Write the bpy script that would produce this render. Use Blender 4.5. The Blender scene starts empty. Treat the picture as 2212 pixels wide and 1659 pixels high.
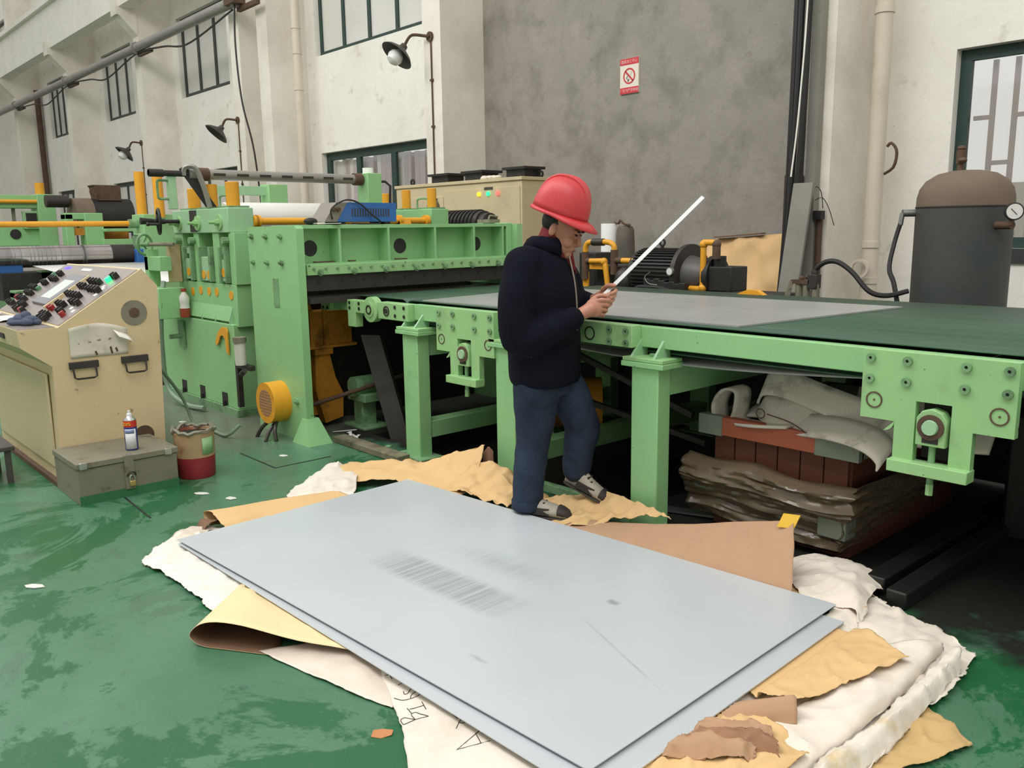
import bpy, bmesh, math, random
from mathutils import Vector, Matrix, noise
random.seed(7)
C = bpy.context.scene.collection
SC = bpy.context.scene
# ------------------------------------------------------------------ camera, world, lights, exposure
cam_d = bpy.data.cameras.new('camera'); cam = bpy.data.objects.new('camera', cam_d); C.objects.link(cam)
cam_d.sensor_fit = 'HORIZONTAL'; cam_d.sensor_width = 36.0; cam_d.lens = 36.0*1840/2212
cam_d.clip_start = 0.05; cam_d.clip_end = 200
_X = (0.6697, -0.1241, 0.7322); _Y = (0.7425, 0.1300, -0.6571); _Z = (-0.0136, 0.9837, 0.1792)
cam.matrix_world = Matrix(((_X[0],_X[1],_X[2],0),(_Y[0],_Y[1],_Y[2],0),(_Z[0],_Z[1],_Z[2],1.45),(0,0,0,1)))
SC.camera = cam
w = bpy.data.worlds.new('hall_daylight'); SC.world = w; w.use_nodes = True
bg = w.node_tree.nodes['Background']; bg.inputs[0].default_value = (1.0, 0.985, 0.955, 1); bg.inputs[1].default_value = 0.80
def area_light(name, loc, target, sx, sy, power, col=(1,.985,.95)):
    l = bpy.data.lights.new(name, 'AREA'); l.shape='RECTANGLE'; l.size=sx; l.size_y=sy; l.energy=power; l.color=col
    o = bpy.data.objects.new(name, l); C.objects.link(o); o.location = loc
    o.rotation_euler = (Vector(target)-Vector(loc)).to_track_quat('-Z','Y').to_euler()
    return o
area_light('roof_skylight', (-6,-1.5,10.5), (-6,2.5,0), 26, 4.5, 1650)
SC.view_settings.view_transform = 'Standard'; SC.view_settings.look = 'None'
SC.view_settings.exposure = 0.0; SC.view_settings.gamma = 1.0; SC.view_settings.use_curve_mapping = False

# ------------------------------------------------------------------ helpers
def s2l(c):
    return tuple(((v/255.0)/12.92 if v/255.0 <= 0.04045 else ((v/255.0+0.055)/1.055)**2.4) for v in c)
MATS = {}
def mat(name, col, rough=0.5, metal=0.0, var=0.10, vscale=6.0, bump=0.0, bscale=40.0, dirt=None, spec=0.5,
        stretch=None, emit=None, alpha=1.0, trans=0.0, coat=0.0, roughvar=0.0):
    """procedural principled material: base colour with noise variation, optional dirt patches (col, scale, threshold, softness, amount)"""
    m = bpy.data.materials.new(name); m.use_nodes = True; nt = m.node_tree; N = nt.nodes; L = nt.links
    b = N['Principled BSDF']; c = s2l(col)
    b.inputs['Roughness'].default_value = rough; b.inputs['Metallic'].default_value = metal
    b.inputs['Specular IOR Level'].default_value = spec
    b.inputs['Coat Weight'].default_value = coat
    b.inputs['Alpha'].default_value = alpha; b.inputs['Transmission Weight'].default_value = trans
    geo = N.new('ShaderNodeNewGeometry'); vec = geo.outputs['Position']
    if stretch:
        mp = N.new('ShaderNodeMapping'); mp.inputs['Scale'].default_value = stretch; L.new(vec, mp.inputs['Vector']); vec = mp.outputs['Vector']
    def nz(scale, det=5, rg=0.6):
        t = N.new('ShaderNodeTexNoise'); t.inputs['Scale'].default_value = scale; t.inputs['Detail'].default_value = det
        t.inputs['Roughness'].default_value = rg; L.new(vec, t.inputs['Vector']); return t.outputs['Fac']
    def ramp(sock, a, bb, ca=(0,0,0,1), cb=(1,1,1,1)):
        r = N.new('ShaderNodeValToRGB'); r.color_ramp.elements[0].position = a; r.color_ramp.elements[1].position = bb
        r.color_ramp.elements[0].color = ca; r.color_ramp.elements[1].color = cb; L.new(sock, r.inputs['Fac']); return r.outputs['Color']
    def mix(fac, a, bb):
        x = N.new('ShaderNodeMix'); x.data_type = 'RGBA'
        for s, v in ((x.inputs[0], fac), (x.inputs[6], a), (x.inputs[7], bb)):
            if hasattr(v, 'is_output'): L.new(v, s)
            else: s.default_value = v
        return x.outputs[2]
    lo = tuple(max(0, v*(1-var)) for v in c)+(1,); hi = tuple(min(1, v*(1+var)) for v in c)+(1,)
    colr = ramp(nz(vscale), 0.3, 0.7, lo, hi)
    for d in (dirt or []):
        dc, dsc, th, soft, amt = d
        f = ramp(nz(dsc, 8, 0.65), th, min(1, th+soft), (0,0,0,1), (amt,amt,amt,1))
        colr = mix(f, colr, s2l(dc)+(1,))
    L.new(colr, b.inputs['Base Color'])
    if roughvar:
        rr = N.new('ShaderNodeMapRange'); rr.inputs['From Min'].default_value = 0.35; rr.inputs['From Max'].default_value = 0.65
        rr.inputs['To Min'].default_value = max(0.02, rough-roughvar); rr.inputs['To Max'].default_value = min(1, rough+roughvar)
        L.new(nz(vscale*1.7), rr.inputs['Value']); L.new(rr.outputs['Result'], b.inputs['Roughness'])
    if bump:
        bp = N.new('ShaderNodeBump'); bp.inputs['Strength'].default_value = bump; bp.inputs['Distance'].default_value = 0.02
        L.new(nz(bscale, 6), bp.inputs['Height']); L.new(bp.outputs['Normal'], b.inputs['Normal'])
    if emit:
        b.inputs['Emission Color'].default_value = s2l(emit[0])+(1,); b.inputs['Emission Strength'].default_value = emit[1]
    MATS[name] = m
    return m
def root_loc(o):
    v = Vector((0,0,0))
    while o is not None:
        v += o.location; o = o.parent
    return v
class MB:
    def __init__(s): s.v = []; s.f = []
    def add(s, vs, fs):
        k = len(s.v); s.v += [tuple(p) for p in vs]; s.f += [tuple(i+k for i in f) for f in fs]; return s
    def box(s, x0, x1, y0, y1, z0, z1):
        return s.add([(x0,y0,z0),(x1,y0,z0),(x1,y1,z0),(x0,y1,z0),(x0,y0,z1),(x1,y0,z1),(x1,y1,z1),(x0,y1,z1)],
                     [(3,2,1,0),(4,5,6,7),(0,1,5,4),(1,2,6,5),(2,3,7,6),(3,0,4,7)])
    def obox(s, c, a, b, d):
        c, a, b, d = map(Vector, (c,a,b,d)); vs = []
        for k in (-1,1):
            for i, j in ((-1,-1),(1,-1),(1,1),(-1,1)): vs.append(c+a*i+b*j+d*k)
        return s.add(vs, [(3,2,1,0),(4,5,6,7),(0,1,5,4),(1,2,6,5),(2,3,7,6),(3,0,4,7)])
    def bar(s, p0, p1, wd, th, up=(0,0,1)):
        p0, p1 = Vector(p0), Vector(p1); d = (p1-p0); u = Vector(up); sd = d.cross(u).normalized(); u2 = sd.cross(d).normalized()
        return s.obox((p0+p1)/2, d/2, sd*wd/2, u2*th/2)
    def cyl(s, p0, p1, r, r1=None, n=20, caps=True):
        p0, p1 = Vector(p0), Vector(p1); r1 = r if r1 is None else r1; d = (p1-p0).normalized()
        a = d.orthogonal().normalized(); b = d.cross(a); vs = []
        for p, q in ((p0,r),(p1,r1)):
            for i in range(n):
                t = 2*math.pi*i/n; vs.append(p+(a*math.cos(t)+b*math.sin(t))*q)
        fs = [(i,(i+1)%n,n+(i+1)%n,n+i) for i in range(n)]
        if caps: fs += [tuple(range(n-1,-1,-1)), tuple(range(n,2*n))]
        return s.add(vs, fs)
    def lathe(s, prof, o=(0,0,0), axis=(0,0,1), n=28, closed=False):
        o = Vector(o); d = Vector(axis).normalized(); a = d.orthogonal().normalized(); b = d.cross(a); vs = []
        for r, h in prof:
            for i in range(n):
                t = 2*math.pi*i/n; vs.append(o+d*h+(a*math.cos(t)+b*math.sin(t))*max(r,1e-4))
        m = len(prof); fs = []
        for k in range(m if closed else m-1):
            k2 = (k+1) % m
            for i in range(n): fs.append((k*n+i, k*n+(i+1)%n, k2*n+(i+1)%n, k2*n+i))
        if not closed: fs += [tuple(range(n-1,-1,-1)), tuple((m-1)*n+i for i in range(n))]
        return s.add(vs, fs)
    def ring(s, o, axis, r0, r1, h, n=28):
        return s.lathe([(r0,0),(r1,0),(r1,h),(r0,h)], o, axis, n, True)
    def tube(s, pts, r, n=8, closed=False):
        P = [Vector(p) for p in pts]; m = len(P); vs = []; pa = None
        rs = r if isinstance(r, (list,tuple)) else [r]*m
        for i, p in enumerate(P):
            if closed: d = P[(i+1)%m]-P[i-1]
            else: d = P[min(i+1,m-1)]-P[max(i-1,0)]
            d.normalize()
            a = d.orthogonal().normalized() if pa is None else (pa-d*pa.dot(d)).normalized()
            pa = a; b = d.cross(a)
            for k in range(n):
                t = 2*math.pi*k/n; vs.append(p+(a*math.cos(t)+b*math.sin(t))*rs[i])
        fs = []
        for i in range(m if closed else m-1):
            j = (i+1) % m
            for k in range(n): fs.append((i*n+k, i*n+(k+1)%n, j*n+(k+1)%n, j*n+k))
        if not closed: fs += [tuple(range(n-1,-1,-1)), tuple((m-1)*n+k for k in range(n))]
        return s.add(vs, fs)
    def prism(s, poly, o, u, v, wv):
        o, u, v, wv = map(Vector, (o,u,v,wv)); n = len(poly)
        vs = [o+u*a+v*b for a, b in poly]; vs += [p+wv for p in vs]
        return s.add(vs, [tuple(range(n-1,-1,-1)), tuple(range(n,2*n))]+[(i,(i+1)%n,n+(i+1)%n,n+i) for i in range(n)])
    def grid(s, rows):
        m = len(rows[0]); vs = [p for r in rows for p in r]
        return s.add(vs, [(i*m+j, i*m+j+1, (i+1)*m+j+1, (i+1)*m+j) for i in range(len(rows)-1) for j in range(m-1)])
    def ell(s, c, rad, rot=None, nu=20, nv=12):
        c = Vector(c); vs = []; fs = []
        for j in range(nv+1):
            ph = math.pi*j/nv
            for i in range(nu):
                t = 2*math.pi*i/nu
                p = Vector((rad[0]*max(math.sin(ph),1e-3)*math.cos(t), rad[1]*max(math.sin(ph),1e-3)*math.sin(t), rad[2]*math.cos(ph)))
                vs.append(c+(rot@p if rot else p))
        for j in range(nv):
            for i in range(nu): fs.append((j*nu+i, (j+1)*nu+i, (j+1)*nu+(i+1)%nu, j*nu+(i+1)%nu))
        fs += [tuple(range(nu)), tuple(nv*nu+i for i in range(nu-1,-1,-1))]
        return s.add(vs, fs)
    def mesh(s, name, m, off=(0,0,0), smooth=True, fixn=True):
        me = bpy.data.meshes.new(name); off = Vector(off)
        me.from_pydata([tuple(Vector(p)-off) for p in s.v], [], s.f)
        if fixn:
            bm = bmesh.new(); bm.from_mesh(me); bmesh.ops.recalc_face_normals(bm, faces=bm.faces); bm.to_mesh(me); bm.free()
        if m: me.materials.append(MATS[m])
        if smooth:
            me.polygons.foreach_set('use_smooth', [True]*len(me.polygons)); me.set_sharp_from_angle(angle=math.radians(38))
        me.update()
        return me
    def build(s, name, m, parent=None, bevel=0.0, smooth=True, solid=0.0, fixn=True, back=None):
        off = root_loc(parent) if parent else (0,0,0)
        o = bpy.data.objects.new(name, s.mesh(name, m, off, smooth, fixn)); C.objects.link(o)
        if parent: o.parent = parent
        if solid:
            q = o.modifiers.new('thickness', 'SOLIDIFY'); q.thickness = solid; q.offset = 0
            if back: o.data.materials.append(MATS[back]); q.material_offset = 1
        if bevel:
            q = o.modifiers.new('bevel', 'BEVEL'); q.width = bevel; q.segments = 2; q.limit_method = 'ANGLE'; q.angle_limit = 0.6
        return o
def tag(o, label, cat=None, group=None, kind=None):
    if label: o['label'] = label
    if cat: o['category'] = cat
    if group: o['group'] = group
    if kind: o['kind'] = kind
    return o
def thing(name, loc, label, cat, group=None):
    o = bpy.data.objects.new(name, None); o.empty_display_size = 0.1; C.objects.link(o); o.location = loc
    return tag(o, label, cat, group)
def inst(name, me, parent, pos):
    """another object on shared mesh data (alike pieces)"""
    o = bpy.data.objects.new(name, me); C.objects.link(o); o.parent = parent
    o.location = Vector(pos)-(root_loc(parent) if parent else Vector((0,0,0)))
    return o
def struct(o): o['kind'] = 'structure'; return o
def text_mesh(name, txt, size, m, parent, o, u, v, depth=0.001, align='CENTER'):
    cu = bpy.data.curves.new(name, 'FONT'); cu.body = txt; cu.size = size; cu.align_x = align; cu.align_y = 'CENTER'; cu.extrude = depth; cu.resolution_u = 2
    t = bpy.data.objects.new(name+'_tmp', cu); C.objects.link(t)
    bpy.context.view_layer.update()
    me = bpy.data.meshes.new_from_object(t.evaluated_get(bpy.context.evaluated_depsgraph_get()))
    bpy.data.objects.remove(t); bpy.data.curves.remove(cu)
    u = Vector(u).normalized(); v = Vector(v).normalized(); n = u.cross(v); o = Vector(o)-(root_loc(parent) if parent else Vector((0,0,0)))
    me.transform(Matrix(((u.x,v.x,n.x,o.x),(u.y,v.y,n.y,o.y),(u.z,v.z,n.z,o.z),(0,0,0,1))))
    me.name = name; me.materials.clear(); me.materials.append(MATS[m])
    ob = bpy.data.objects.new(name, me); C.objects.link(ob); ob.parent = parent
    return ob
def crv(pts, n):
    """n points on a Catmull-Rom curve through pts"""
    P = [Vector(p) for p in pts]; out = []; m = len(P)-1
    for i in range(n):
        t = i/(n-1)*m; k = min(int(t), m-1); f = t-k
        p0, p1, p2, p3 = P[max(k-1,0)], P[k], P[k+1], P[min(k+2,m)]
        out.append(0.5*((2*p1)+(p2-p0)*f+(2*p0-5*p1+4*p2-p3)*f*f+(3*p1-p0-3*p2+p3)*f**3))
    return out

# ------------------------------------------------------------------ materials
mat('plaster', (240,237,229), 0.85, var=0.06, vscale=1.6, bump=0.35, bscale=8, dirt=[((200,190,172),0.8,0.52,0.25,0.6), ((150,144,134),3.2,0.60,0.12,0.35), ((120,112,100),16,0.70,0.05,0.45)])
mat('plaster_side', (234,229,218), 0.85, var=0.05, vscale=1.3, bump=0.25, bscale=9, dirt=[((196,186,172),0.8,0.45,0.3,0.7), ((140,133,122),6,0.66,0.08,0.35)])
mat('cement', (150,145,137), 0.9, var=0.10, vscale=2.2, bump=0.3, bscale=14, dirt=[((118,114,105),2.4,0.48,0.2,0.7), ((104,100,93),7,0.64,0.08,0.45), ((166,161,152),1.4,0.55,0.15,0.6)])
mat('mint', (144,194,136), 0.42, var=0.05, vscale=2.5, dirt=[((95,120,88),3,0.60,0.2,0.5), ((48,50,40),34,0.675,0.03,0.75)])
mat('mint_worn', (150,194,134), 0.45, var=0.07, vscale=3, dirt=[((120,128,92),5,0.54,0.2,0.5), ((44,44,34),24,0.655,0.03,0.85)])
mat('mint_dirty', (120,160,116), 0.55, var=0.12, vscale=5, dirt=[((60,62,48),6,0.50,0.2,0.8)])
mat('mint_pale', (156,196,156), 0.42, var=0.05, vscale=4, dirt=[((52,54,46),28,0.67,0.03,0.7)])
mat('yellow', (226,160,40), 0.45, var=0.06, vscale=7, dirt=[((120,84,30),14,0.66,0.05,0.6)])
mat('yellow_dirty', (190,128,36), 0.6, var=0.14, vscale=6, dirt=[((70,48,24),5,0.5,0.2,0.75)])
mat('sheet_steel', (196,202,207), 0.36, metal=0.15, var=0.025, vscale=1.5, spec=0.5, roughvar=0.05)
mat('sheet_steel_dim', (172,174,172), 0.34, metal=0.35, var=0.03, vscale=1.5, roughvar=0.05)  # darker copy of sheet_steel, the belt sheet's dimmer reflection put into its colour
mat('steel_bright', (200,200,200), 0.25, metal=0.9, var=0.05)
mat('steel_mid', (140,140,138), 0.4, metal=0.7, var=0.15, vscale=10)
mat('steel_dark', (62,58,54), 0.5, metal=0.4, var=0.2, vscale=10)
mat('black_iron', (40,38,37), 0.55, metal=0.1, var=0.25, vscale=9)
mat('rust_iron', (88,66,52), 0.75, var=0.25, vscale=8)
mat('belt', (50,82,60), 0.55, var=0.06, vscale=2, stretch=(0.25,7,1), dirt=[((36,62,46),1.2,0.5,0.15,0.7),((92,130,104),2.2,0.62,0.06,0.4)])
mat('belt_edge', (150,152,150), 0.6, var=0.1)
mat('rubber', (34,33,33), 0.65, var=0.2, vscale=12)
mat('beige', (208,191,150), 0.5, var=0.05, vscale=2.2, dirt=[((150,124,88),2.2,0.60,0.15,0.5), ((78,58,40),22,0.655,0.03,0.7), ((170,146,106),1.1,0.52,0.15,0.5)])
mat('beige_pink', (212,190,150), 0.5, var=0.04, vscale=2.2, dirt=[((104,80,58),20,0.66,0.03,0.65), ((186,156,116),1.2,0.54,0.15,0.6)])
mat('cabinet', (202,187,150), 0.5, var=0.04, vscale=1.4, dirt=[((160,148,124),1.5,0.58,0.2,0.5)])
mat('tool_grey', (126,122,104), 0.55, var=0.10, vscale=6, dirt=[((70,60,48),9,0.58,0.1,0.6)])
mat('kraft', (216,180,128), 0.75, var=0.05, vscale=3, bump=0.12, bscale=14)
mat('kraft_light', (234,212,166), 0.75, var=0.03, vscale=3, bump=0.05, bscale=14)
mat('kraft_old', (196,164,112), 0.8, var=0.08, vscale=3, bump=0.2, bscale=12, dirt=[((120,96,62),4,0.58,0.1,0.6)])
mat('kraft_back', (178,142,112), 0.8, var=0.04, vscale=9, bump=0.08, bscale=40)
mat('kraft_dark', (120,88,66), 0.8, var=0.08, vscale=6)
mat('woven', (226,216,202), 0.65, var=0.05, vscale=3, bump=0.2, bscale=18, dirt=[((176,160,140),2.4,0.58,0.15,0.5)])
mat('woven_bright', (226,222,212), 0.5, var=0.04, vscale=4, bump=0.2, bscale=16, dirt=[((176,166,150),3,0.62,0.12,0.5)])
mat('foil', (226,212,196), 0.35, metal=0.15, var=0.06, vscale=4, bump=0.15, bscale=10)
mat('kraft_brown', (150,112,84), 0.8, var=0.06, vscale=6, bump=0.08, bscale=30)
mat('hem_stained', (224,216,202), 0.6, var=0.05, vscale=4, bump=0.2, bscale=18, dirt=[((206,176,124),3.2,0.55,0.08,0.7),((150,146,142),5,0.62,0.08,0.5)])
mat('ink', (70,64,62), 0.7, var=0.0)
mat('concrete_dirty', (120,116,92), 0.9, var=0.2, vscale=7, bump=0.4, bscale=20, dirt=[((52,48,36),5,0.48,0.2,0.8)])
mat('oily_shaded_floor', (34,31,28), 0.6, var=0.3, vscale=4, bump=0.3, bscale=16)  # oily ground, with the shade under the belt painted into the colour
mat('dark_floor', (24,25,23), 0.5, var=0.2, vscale=3)
mat('glass_frost', (214,212,206), 0.18, var=0.06, vscale=0.8, spec=0.6)
mat('frame_green', (38,62,56), 0.5, var=0.12)
mat('frame_dark', (52,56,54), 0.5, var=0.12)
mat('pvc', (212,202,184), 0.5, var=0.04, vscale=2, dirt=[((150,132,108),1.6,0.58,0.2,0.5)])
mat('iron_pipe', (150,146,140), 0.5, metal=0.3, var=0.1, vscale=3)
mat('sign_white', (232,224,210), 0.5, var=0.02); mat('sign_red', (206,52,62), 0.5, var=0.02); mat('sign_print', (248,190,190), 0.5, var=0.0)
mat('blue_paint', (42,100,168), 0.4, var=0.08, vscale=5, dirt=[((110,112,100),3,0.56,0.2,0.5)])
mat('welder_grey', (128,122,112), 0.5, var=0.08)
mat('tank_paint', (70,68,66), 0.55, var=0.12, vscale=2, dirt=[((44,66,66),1.6,0.48,0.2,0.7), ((120,100,80),2.6,0.66,0.15,0.5)])
mat('tank_dust', (112,97,82), 0.85, var=0.12, vscale=4)
mat('wood_red', (100,56,40), 0.7, var=0.14, vscale=3, stretch=(1,1,6), dirt=[((84,48,36),4,0.55,0.15,0.6)])
mat('wood_paint', (160,84,60), 0.7, var=0.1, vscale=4, dirt=[((206,140,106),12,0.66,0.05,0.6)])
mat('corner_grey', (116,124,110), 0.6, var=0.1, vscale=8, dirt=[((54,54,46),24,0.66,0.05,0.7)])
mat('wrap', (104,90,72), 0.28, var=0.14, vscale=5, spec=0.7, dirt=[((92,80,64),4,0.5,0.2,0.7)], roughvar=0.1)
mat('strap_grey', (206,198,186), 0.75, var=0.08, vscale=4, dirt=[((90,84,76),6,0.56,0.12,0.6)])
mat('navy', (17,19,29), 0.9, spec=0.12, var=0.12, vscale=9, bump=0.2, bscale=20)
mat('denim', (42,52,67), 0.9, spec=0.15, var=0.42, vscale=5, bump=0.2, bscale=30)
mat('skin', (184,128,106), 0.5, var=0.05, vscale=12); mat('skin_face', (178,128,106), 0.5, var=0.05, vscale=12)
mat('hair', (26,22,20), 0.6, var=0.1); mat('shirt_red', (122,34,36), 0.8, var=0.15, vscale=20)
mat('helmet_red', (200,60,64), 0.42, var=0.05)
mat('shoe_grey', (168,160,148), 0.7, var=0.2, vscale=16); mat('shoe_dark', (52,46,42), 0.7, var=0.2)
mat('zip_grey', (150,138,126), 0.5, var=0.1); mat('lip', (140,74,66), 0.5, var=0.0)
mat('ruler', (218,221,222), 0.3, metal=0.0, var=0.02)
mat('film_white', (244,244,240), 0.4, var=0.01)
mat('panel_metal', (158,150,144), 0.32, metal=0.45, var=0.08, vscale=5)
mat('hmi_grey', (126,126,130), 0.45, var=0.03); mat('screen', (196,202,196), 0.25, var=0.02, emit=((200,206,200),0.25))
mat('button_black', (34,30,30), 0.45, var=0.1); mat('button_red', (150,36,36), 0.45, var=0.1); mat('button_green', (96,150,110), 0.4, var=0.1)
mat('lamp_green', (40,230,120), 0.3, emit=((40,240,130),2.0)); mat('lamp_yellow', (240,200,40), 0.3, emit=((255,210,40),2.0)); mat('lamp_red', (250,80,70), 0.3, emit=((255,90,80),2.0))
mat('display_blue', (60,50,240), 0.3, emit=((80,70,255),2.5))
mat('paper', (236,234,226), 0.7, var=0.02); mat('paper_grimy', (216,208,192), 0.7, var=0.06, vscale=8, dirt=[((160,146,124),7,0.56,0.12,0.6)])
mat('glove_cloth', (74,84,104), 0.9, var=0.15, vscale=20)
mat('can_white', (226,228,232), 0.3, var=0.02); mat('can_red', (200,52,40), 0.3, var=0.03); mat('can_blue', (52,60,130), 0.3, var=0.05); mat('can_print', (120,140,180), 0.4, var=0.1); mat('can_yellow', (246,190,60), 0.4, var=0.0)
mat('bucket_rust', (180,150,112), 0.6, var=0.12, vscale=8, dirt=[((150,60,52),5,0.50,0.1,0.8),((120,104,80),6,0.6,0.1,0.6)])
mat('bucket_red', (150,44,50), 0.55, var=0.12, vscale=8, dirt=[((196,160,140),14,0.64,0.05,0.6)])
mat('bucket_mint', (150,190,140), 0.55, var=0.1)
mat('brass', (206,178,110), 0.35, metal=0.7, var=0.05)
mat('floor_paint_band', (52,112,74), 0.5, var=0.1, vscale=6)
mat('lamp_shade', (74,72,66), 0.5, metal=0.2, var=0.1); mat('bulb', (226,226,222), 0.25, var=0.01)
mat('roll_steel', (170,166,164), 0.22, metal=0.95, var=0.25, vscale=6, stretch=(0.2,1,0.2))
mat('outside_wall', (212,200,200), 0.9, var=0.06, vscale=0.8)
mat('grille', (140,116,114), 0.6, var=0.06); mat('strip_sheet', (208,196,200), 0.5, var=0.12, vscale=3, stretch=(4,1,0.2))
mat('cable_black', (36,34,34), 0.55, var=0.15); mat('trunking', (140,138,128), 0.6, var=0.1, vscale=4)
mat('oil_orange', (150,66,40), 0.3, var=0.1); mat('hose_grey', (120,140,120), 0.5, var=0.1)
mat('gauge_face', (226,224,218), 0.4, var=0.02); mat('tape_yellow', (230,186,60), 0.5, var=0.05)
mat('scrap_white', (214,214,210), 0.6, var=0.05); mat('scrap_orange', (190,128,84), 0.8, var=0.08); mat('groove', (30,34,32), 0.8, var=0.1)
mat('gas_bottle', (90,84,74), 0.7, var=0.25, vscale=6); mat('pump_grey', (92,90,88), 0.5, metal=0.2, var=0.12)
mat('stool_grey', (74,70,66), 0.6, var=0.15)
# ---- painted floor: worn glossy green paint with pale patches, wet dark patches and oily ground under the line with its shade painted in
def floor_material():
    m = bpy.data.materials.new('floor_green'); m.use_nodes = True; nt = m.node_tree; N = nt.nodes; L = nt.links; b = N['Principled BSDF']
    geo = N.new('ShaderNodeNewGeometry')
    def nz(sc, det=6, rg=0.6, dist=0.0):
        t = N.new('ShaderNodeTexNoise'); t.inputs['Scale'].default_value = sc; t.inputs['Detail'].default_value = det; t.inputs['Roughness'].default_value = rg
        t.inputs['Distortion'].default_value = dist; L.new(geo.outputs['Position'], t.inputs['Vector']); return t.outputs['Fac']
    def ramp(s, a, bb, ca=(0,0,0,1), cb=(1,1,1,1)):
        r = N.new('ShaderNodeValToRGB'); r.color_ramp.elements[0].position = a; r.color_ramp.elements[1].position = bb
        r.color_ramp.elements[0].color = ca; r.color_ramp.elements[1].color = cb; L.new(s, r.inputs['Fac']); return r.outputs['Color']
    def mix(f, a, bb):
        x = N.new('ShaderNodeMix'); x.data_type = 'RGBA'; L.new(f, x.inputs[0])
        for s, v in ((x.inputs[6], a), (x.inputs[7], bb)):
            if hasattr(v, 'is_output'): L.new(v, s)
            else: s.default_value = s2l(v)+(1,)
        return x.outputs[2]
    def math2(op, a, bb):
        x = N.new('ShaderNodeMath'); x.operation = op
        for s, v in ((x.inputs[0], a), (x.inputs[1], bb)):
            if hasattr(v, 'is_output'): L.new(v, s)
            else: s.default_value = v
        return x.outputs[0]
    base = ramp(nz(1.6), 0.3, 0.7, s2l((70,112,86))+(1,), s2l((88,130,104))+(1,))
    col = mix(ramp(nz(1.05, 9, 0.70, 0.8), 0.515, 0.54), base, (40,98,62))           # wet, saturated patches
    col = mix(ramp(nz(7, 8, 0.7), 0.62, 0.72, (0,0,0,1), (.55,.55,.55,1)), col, (40,70,54))
    col = mix(ramp(nz(9, 8, 0.75), 0.66, 0.70, (0,0,0,1), (.5,.5,.5,1)), col, (140,162,148))
    col = mix(ramp(nz(3.2, 9, 0.72, 0.4), 0.56, 0.60, (0,0,0,1), (.5,.5,.5,1)), col, (72,104,84))
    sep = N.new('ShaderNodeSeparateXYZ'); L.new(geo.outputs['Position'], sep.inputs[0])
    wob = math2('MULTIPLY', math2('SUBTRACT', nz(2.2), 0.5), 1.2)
    # ground under the conveyor and beside the machines is bare and oily, ragged at the edge; conveyor shade is painted in
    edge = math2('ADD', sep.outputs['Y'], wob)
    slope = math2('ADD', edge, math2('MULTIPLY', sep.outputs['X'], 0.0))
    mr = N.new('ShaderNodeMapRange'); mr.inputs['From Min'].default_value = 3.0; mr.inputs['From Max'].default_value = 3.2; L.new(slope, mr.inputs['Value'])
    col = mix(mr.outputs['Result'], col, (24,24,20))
    mr2 = N.new('ShaderNodeMapRange'); mr2.inputs['From Min'].default_value = -5.25; mr2.inputs['From Max'].default_value = -5.75; L.new(math2('ADD', sep.outputs['X'], wob), mr2.inputs['Value'])
    mr3 = N.new('ShaderNodeMapRange'); mr3.inputs['From Min'].default_value = 1.7; mr3.inputs['From Max'].default_value = 2.1; L.new(edge, mr3.inputs['Value'])
    col = mix(math2('MULTIPLY', mr2.outputs['Result'], mr3.outputs['Result']), col, (104,110,98))
    L.new(col, b.inputs['Base Color']); b.inputs['Specular IOR Level'].default_value = 0.4
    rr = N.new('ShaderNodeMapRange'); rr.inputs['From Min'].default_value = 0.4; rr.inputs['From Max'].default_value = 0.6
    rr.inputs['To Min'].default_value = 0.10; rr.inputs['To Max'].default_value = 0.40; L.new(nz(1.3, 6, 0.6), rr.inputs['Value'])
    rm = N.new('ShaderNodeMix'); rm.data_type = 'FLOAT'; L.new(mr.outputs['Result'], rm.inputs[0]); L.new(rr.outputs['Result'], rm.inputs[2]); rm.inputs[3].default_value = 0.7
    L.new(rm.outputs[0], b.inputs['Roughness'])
    bp = N.new('ShaderNodeBump'); bp.inputs['Strength'].default_value = 0.22; bp.inputs['Distance'].default_value = 0.01
    L.new(nz(11, 9, 0.75), bp.inputs['Height']); L.new(bp.outputs['Normal'], b.inputs['Normal'])
    MATS['floor_green'] = m
floor_material()
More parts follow.
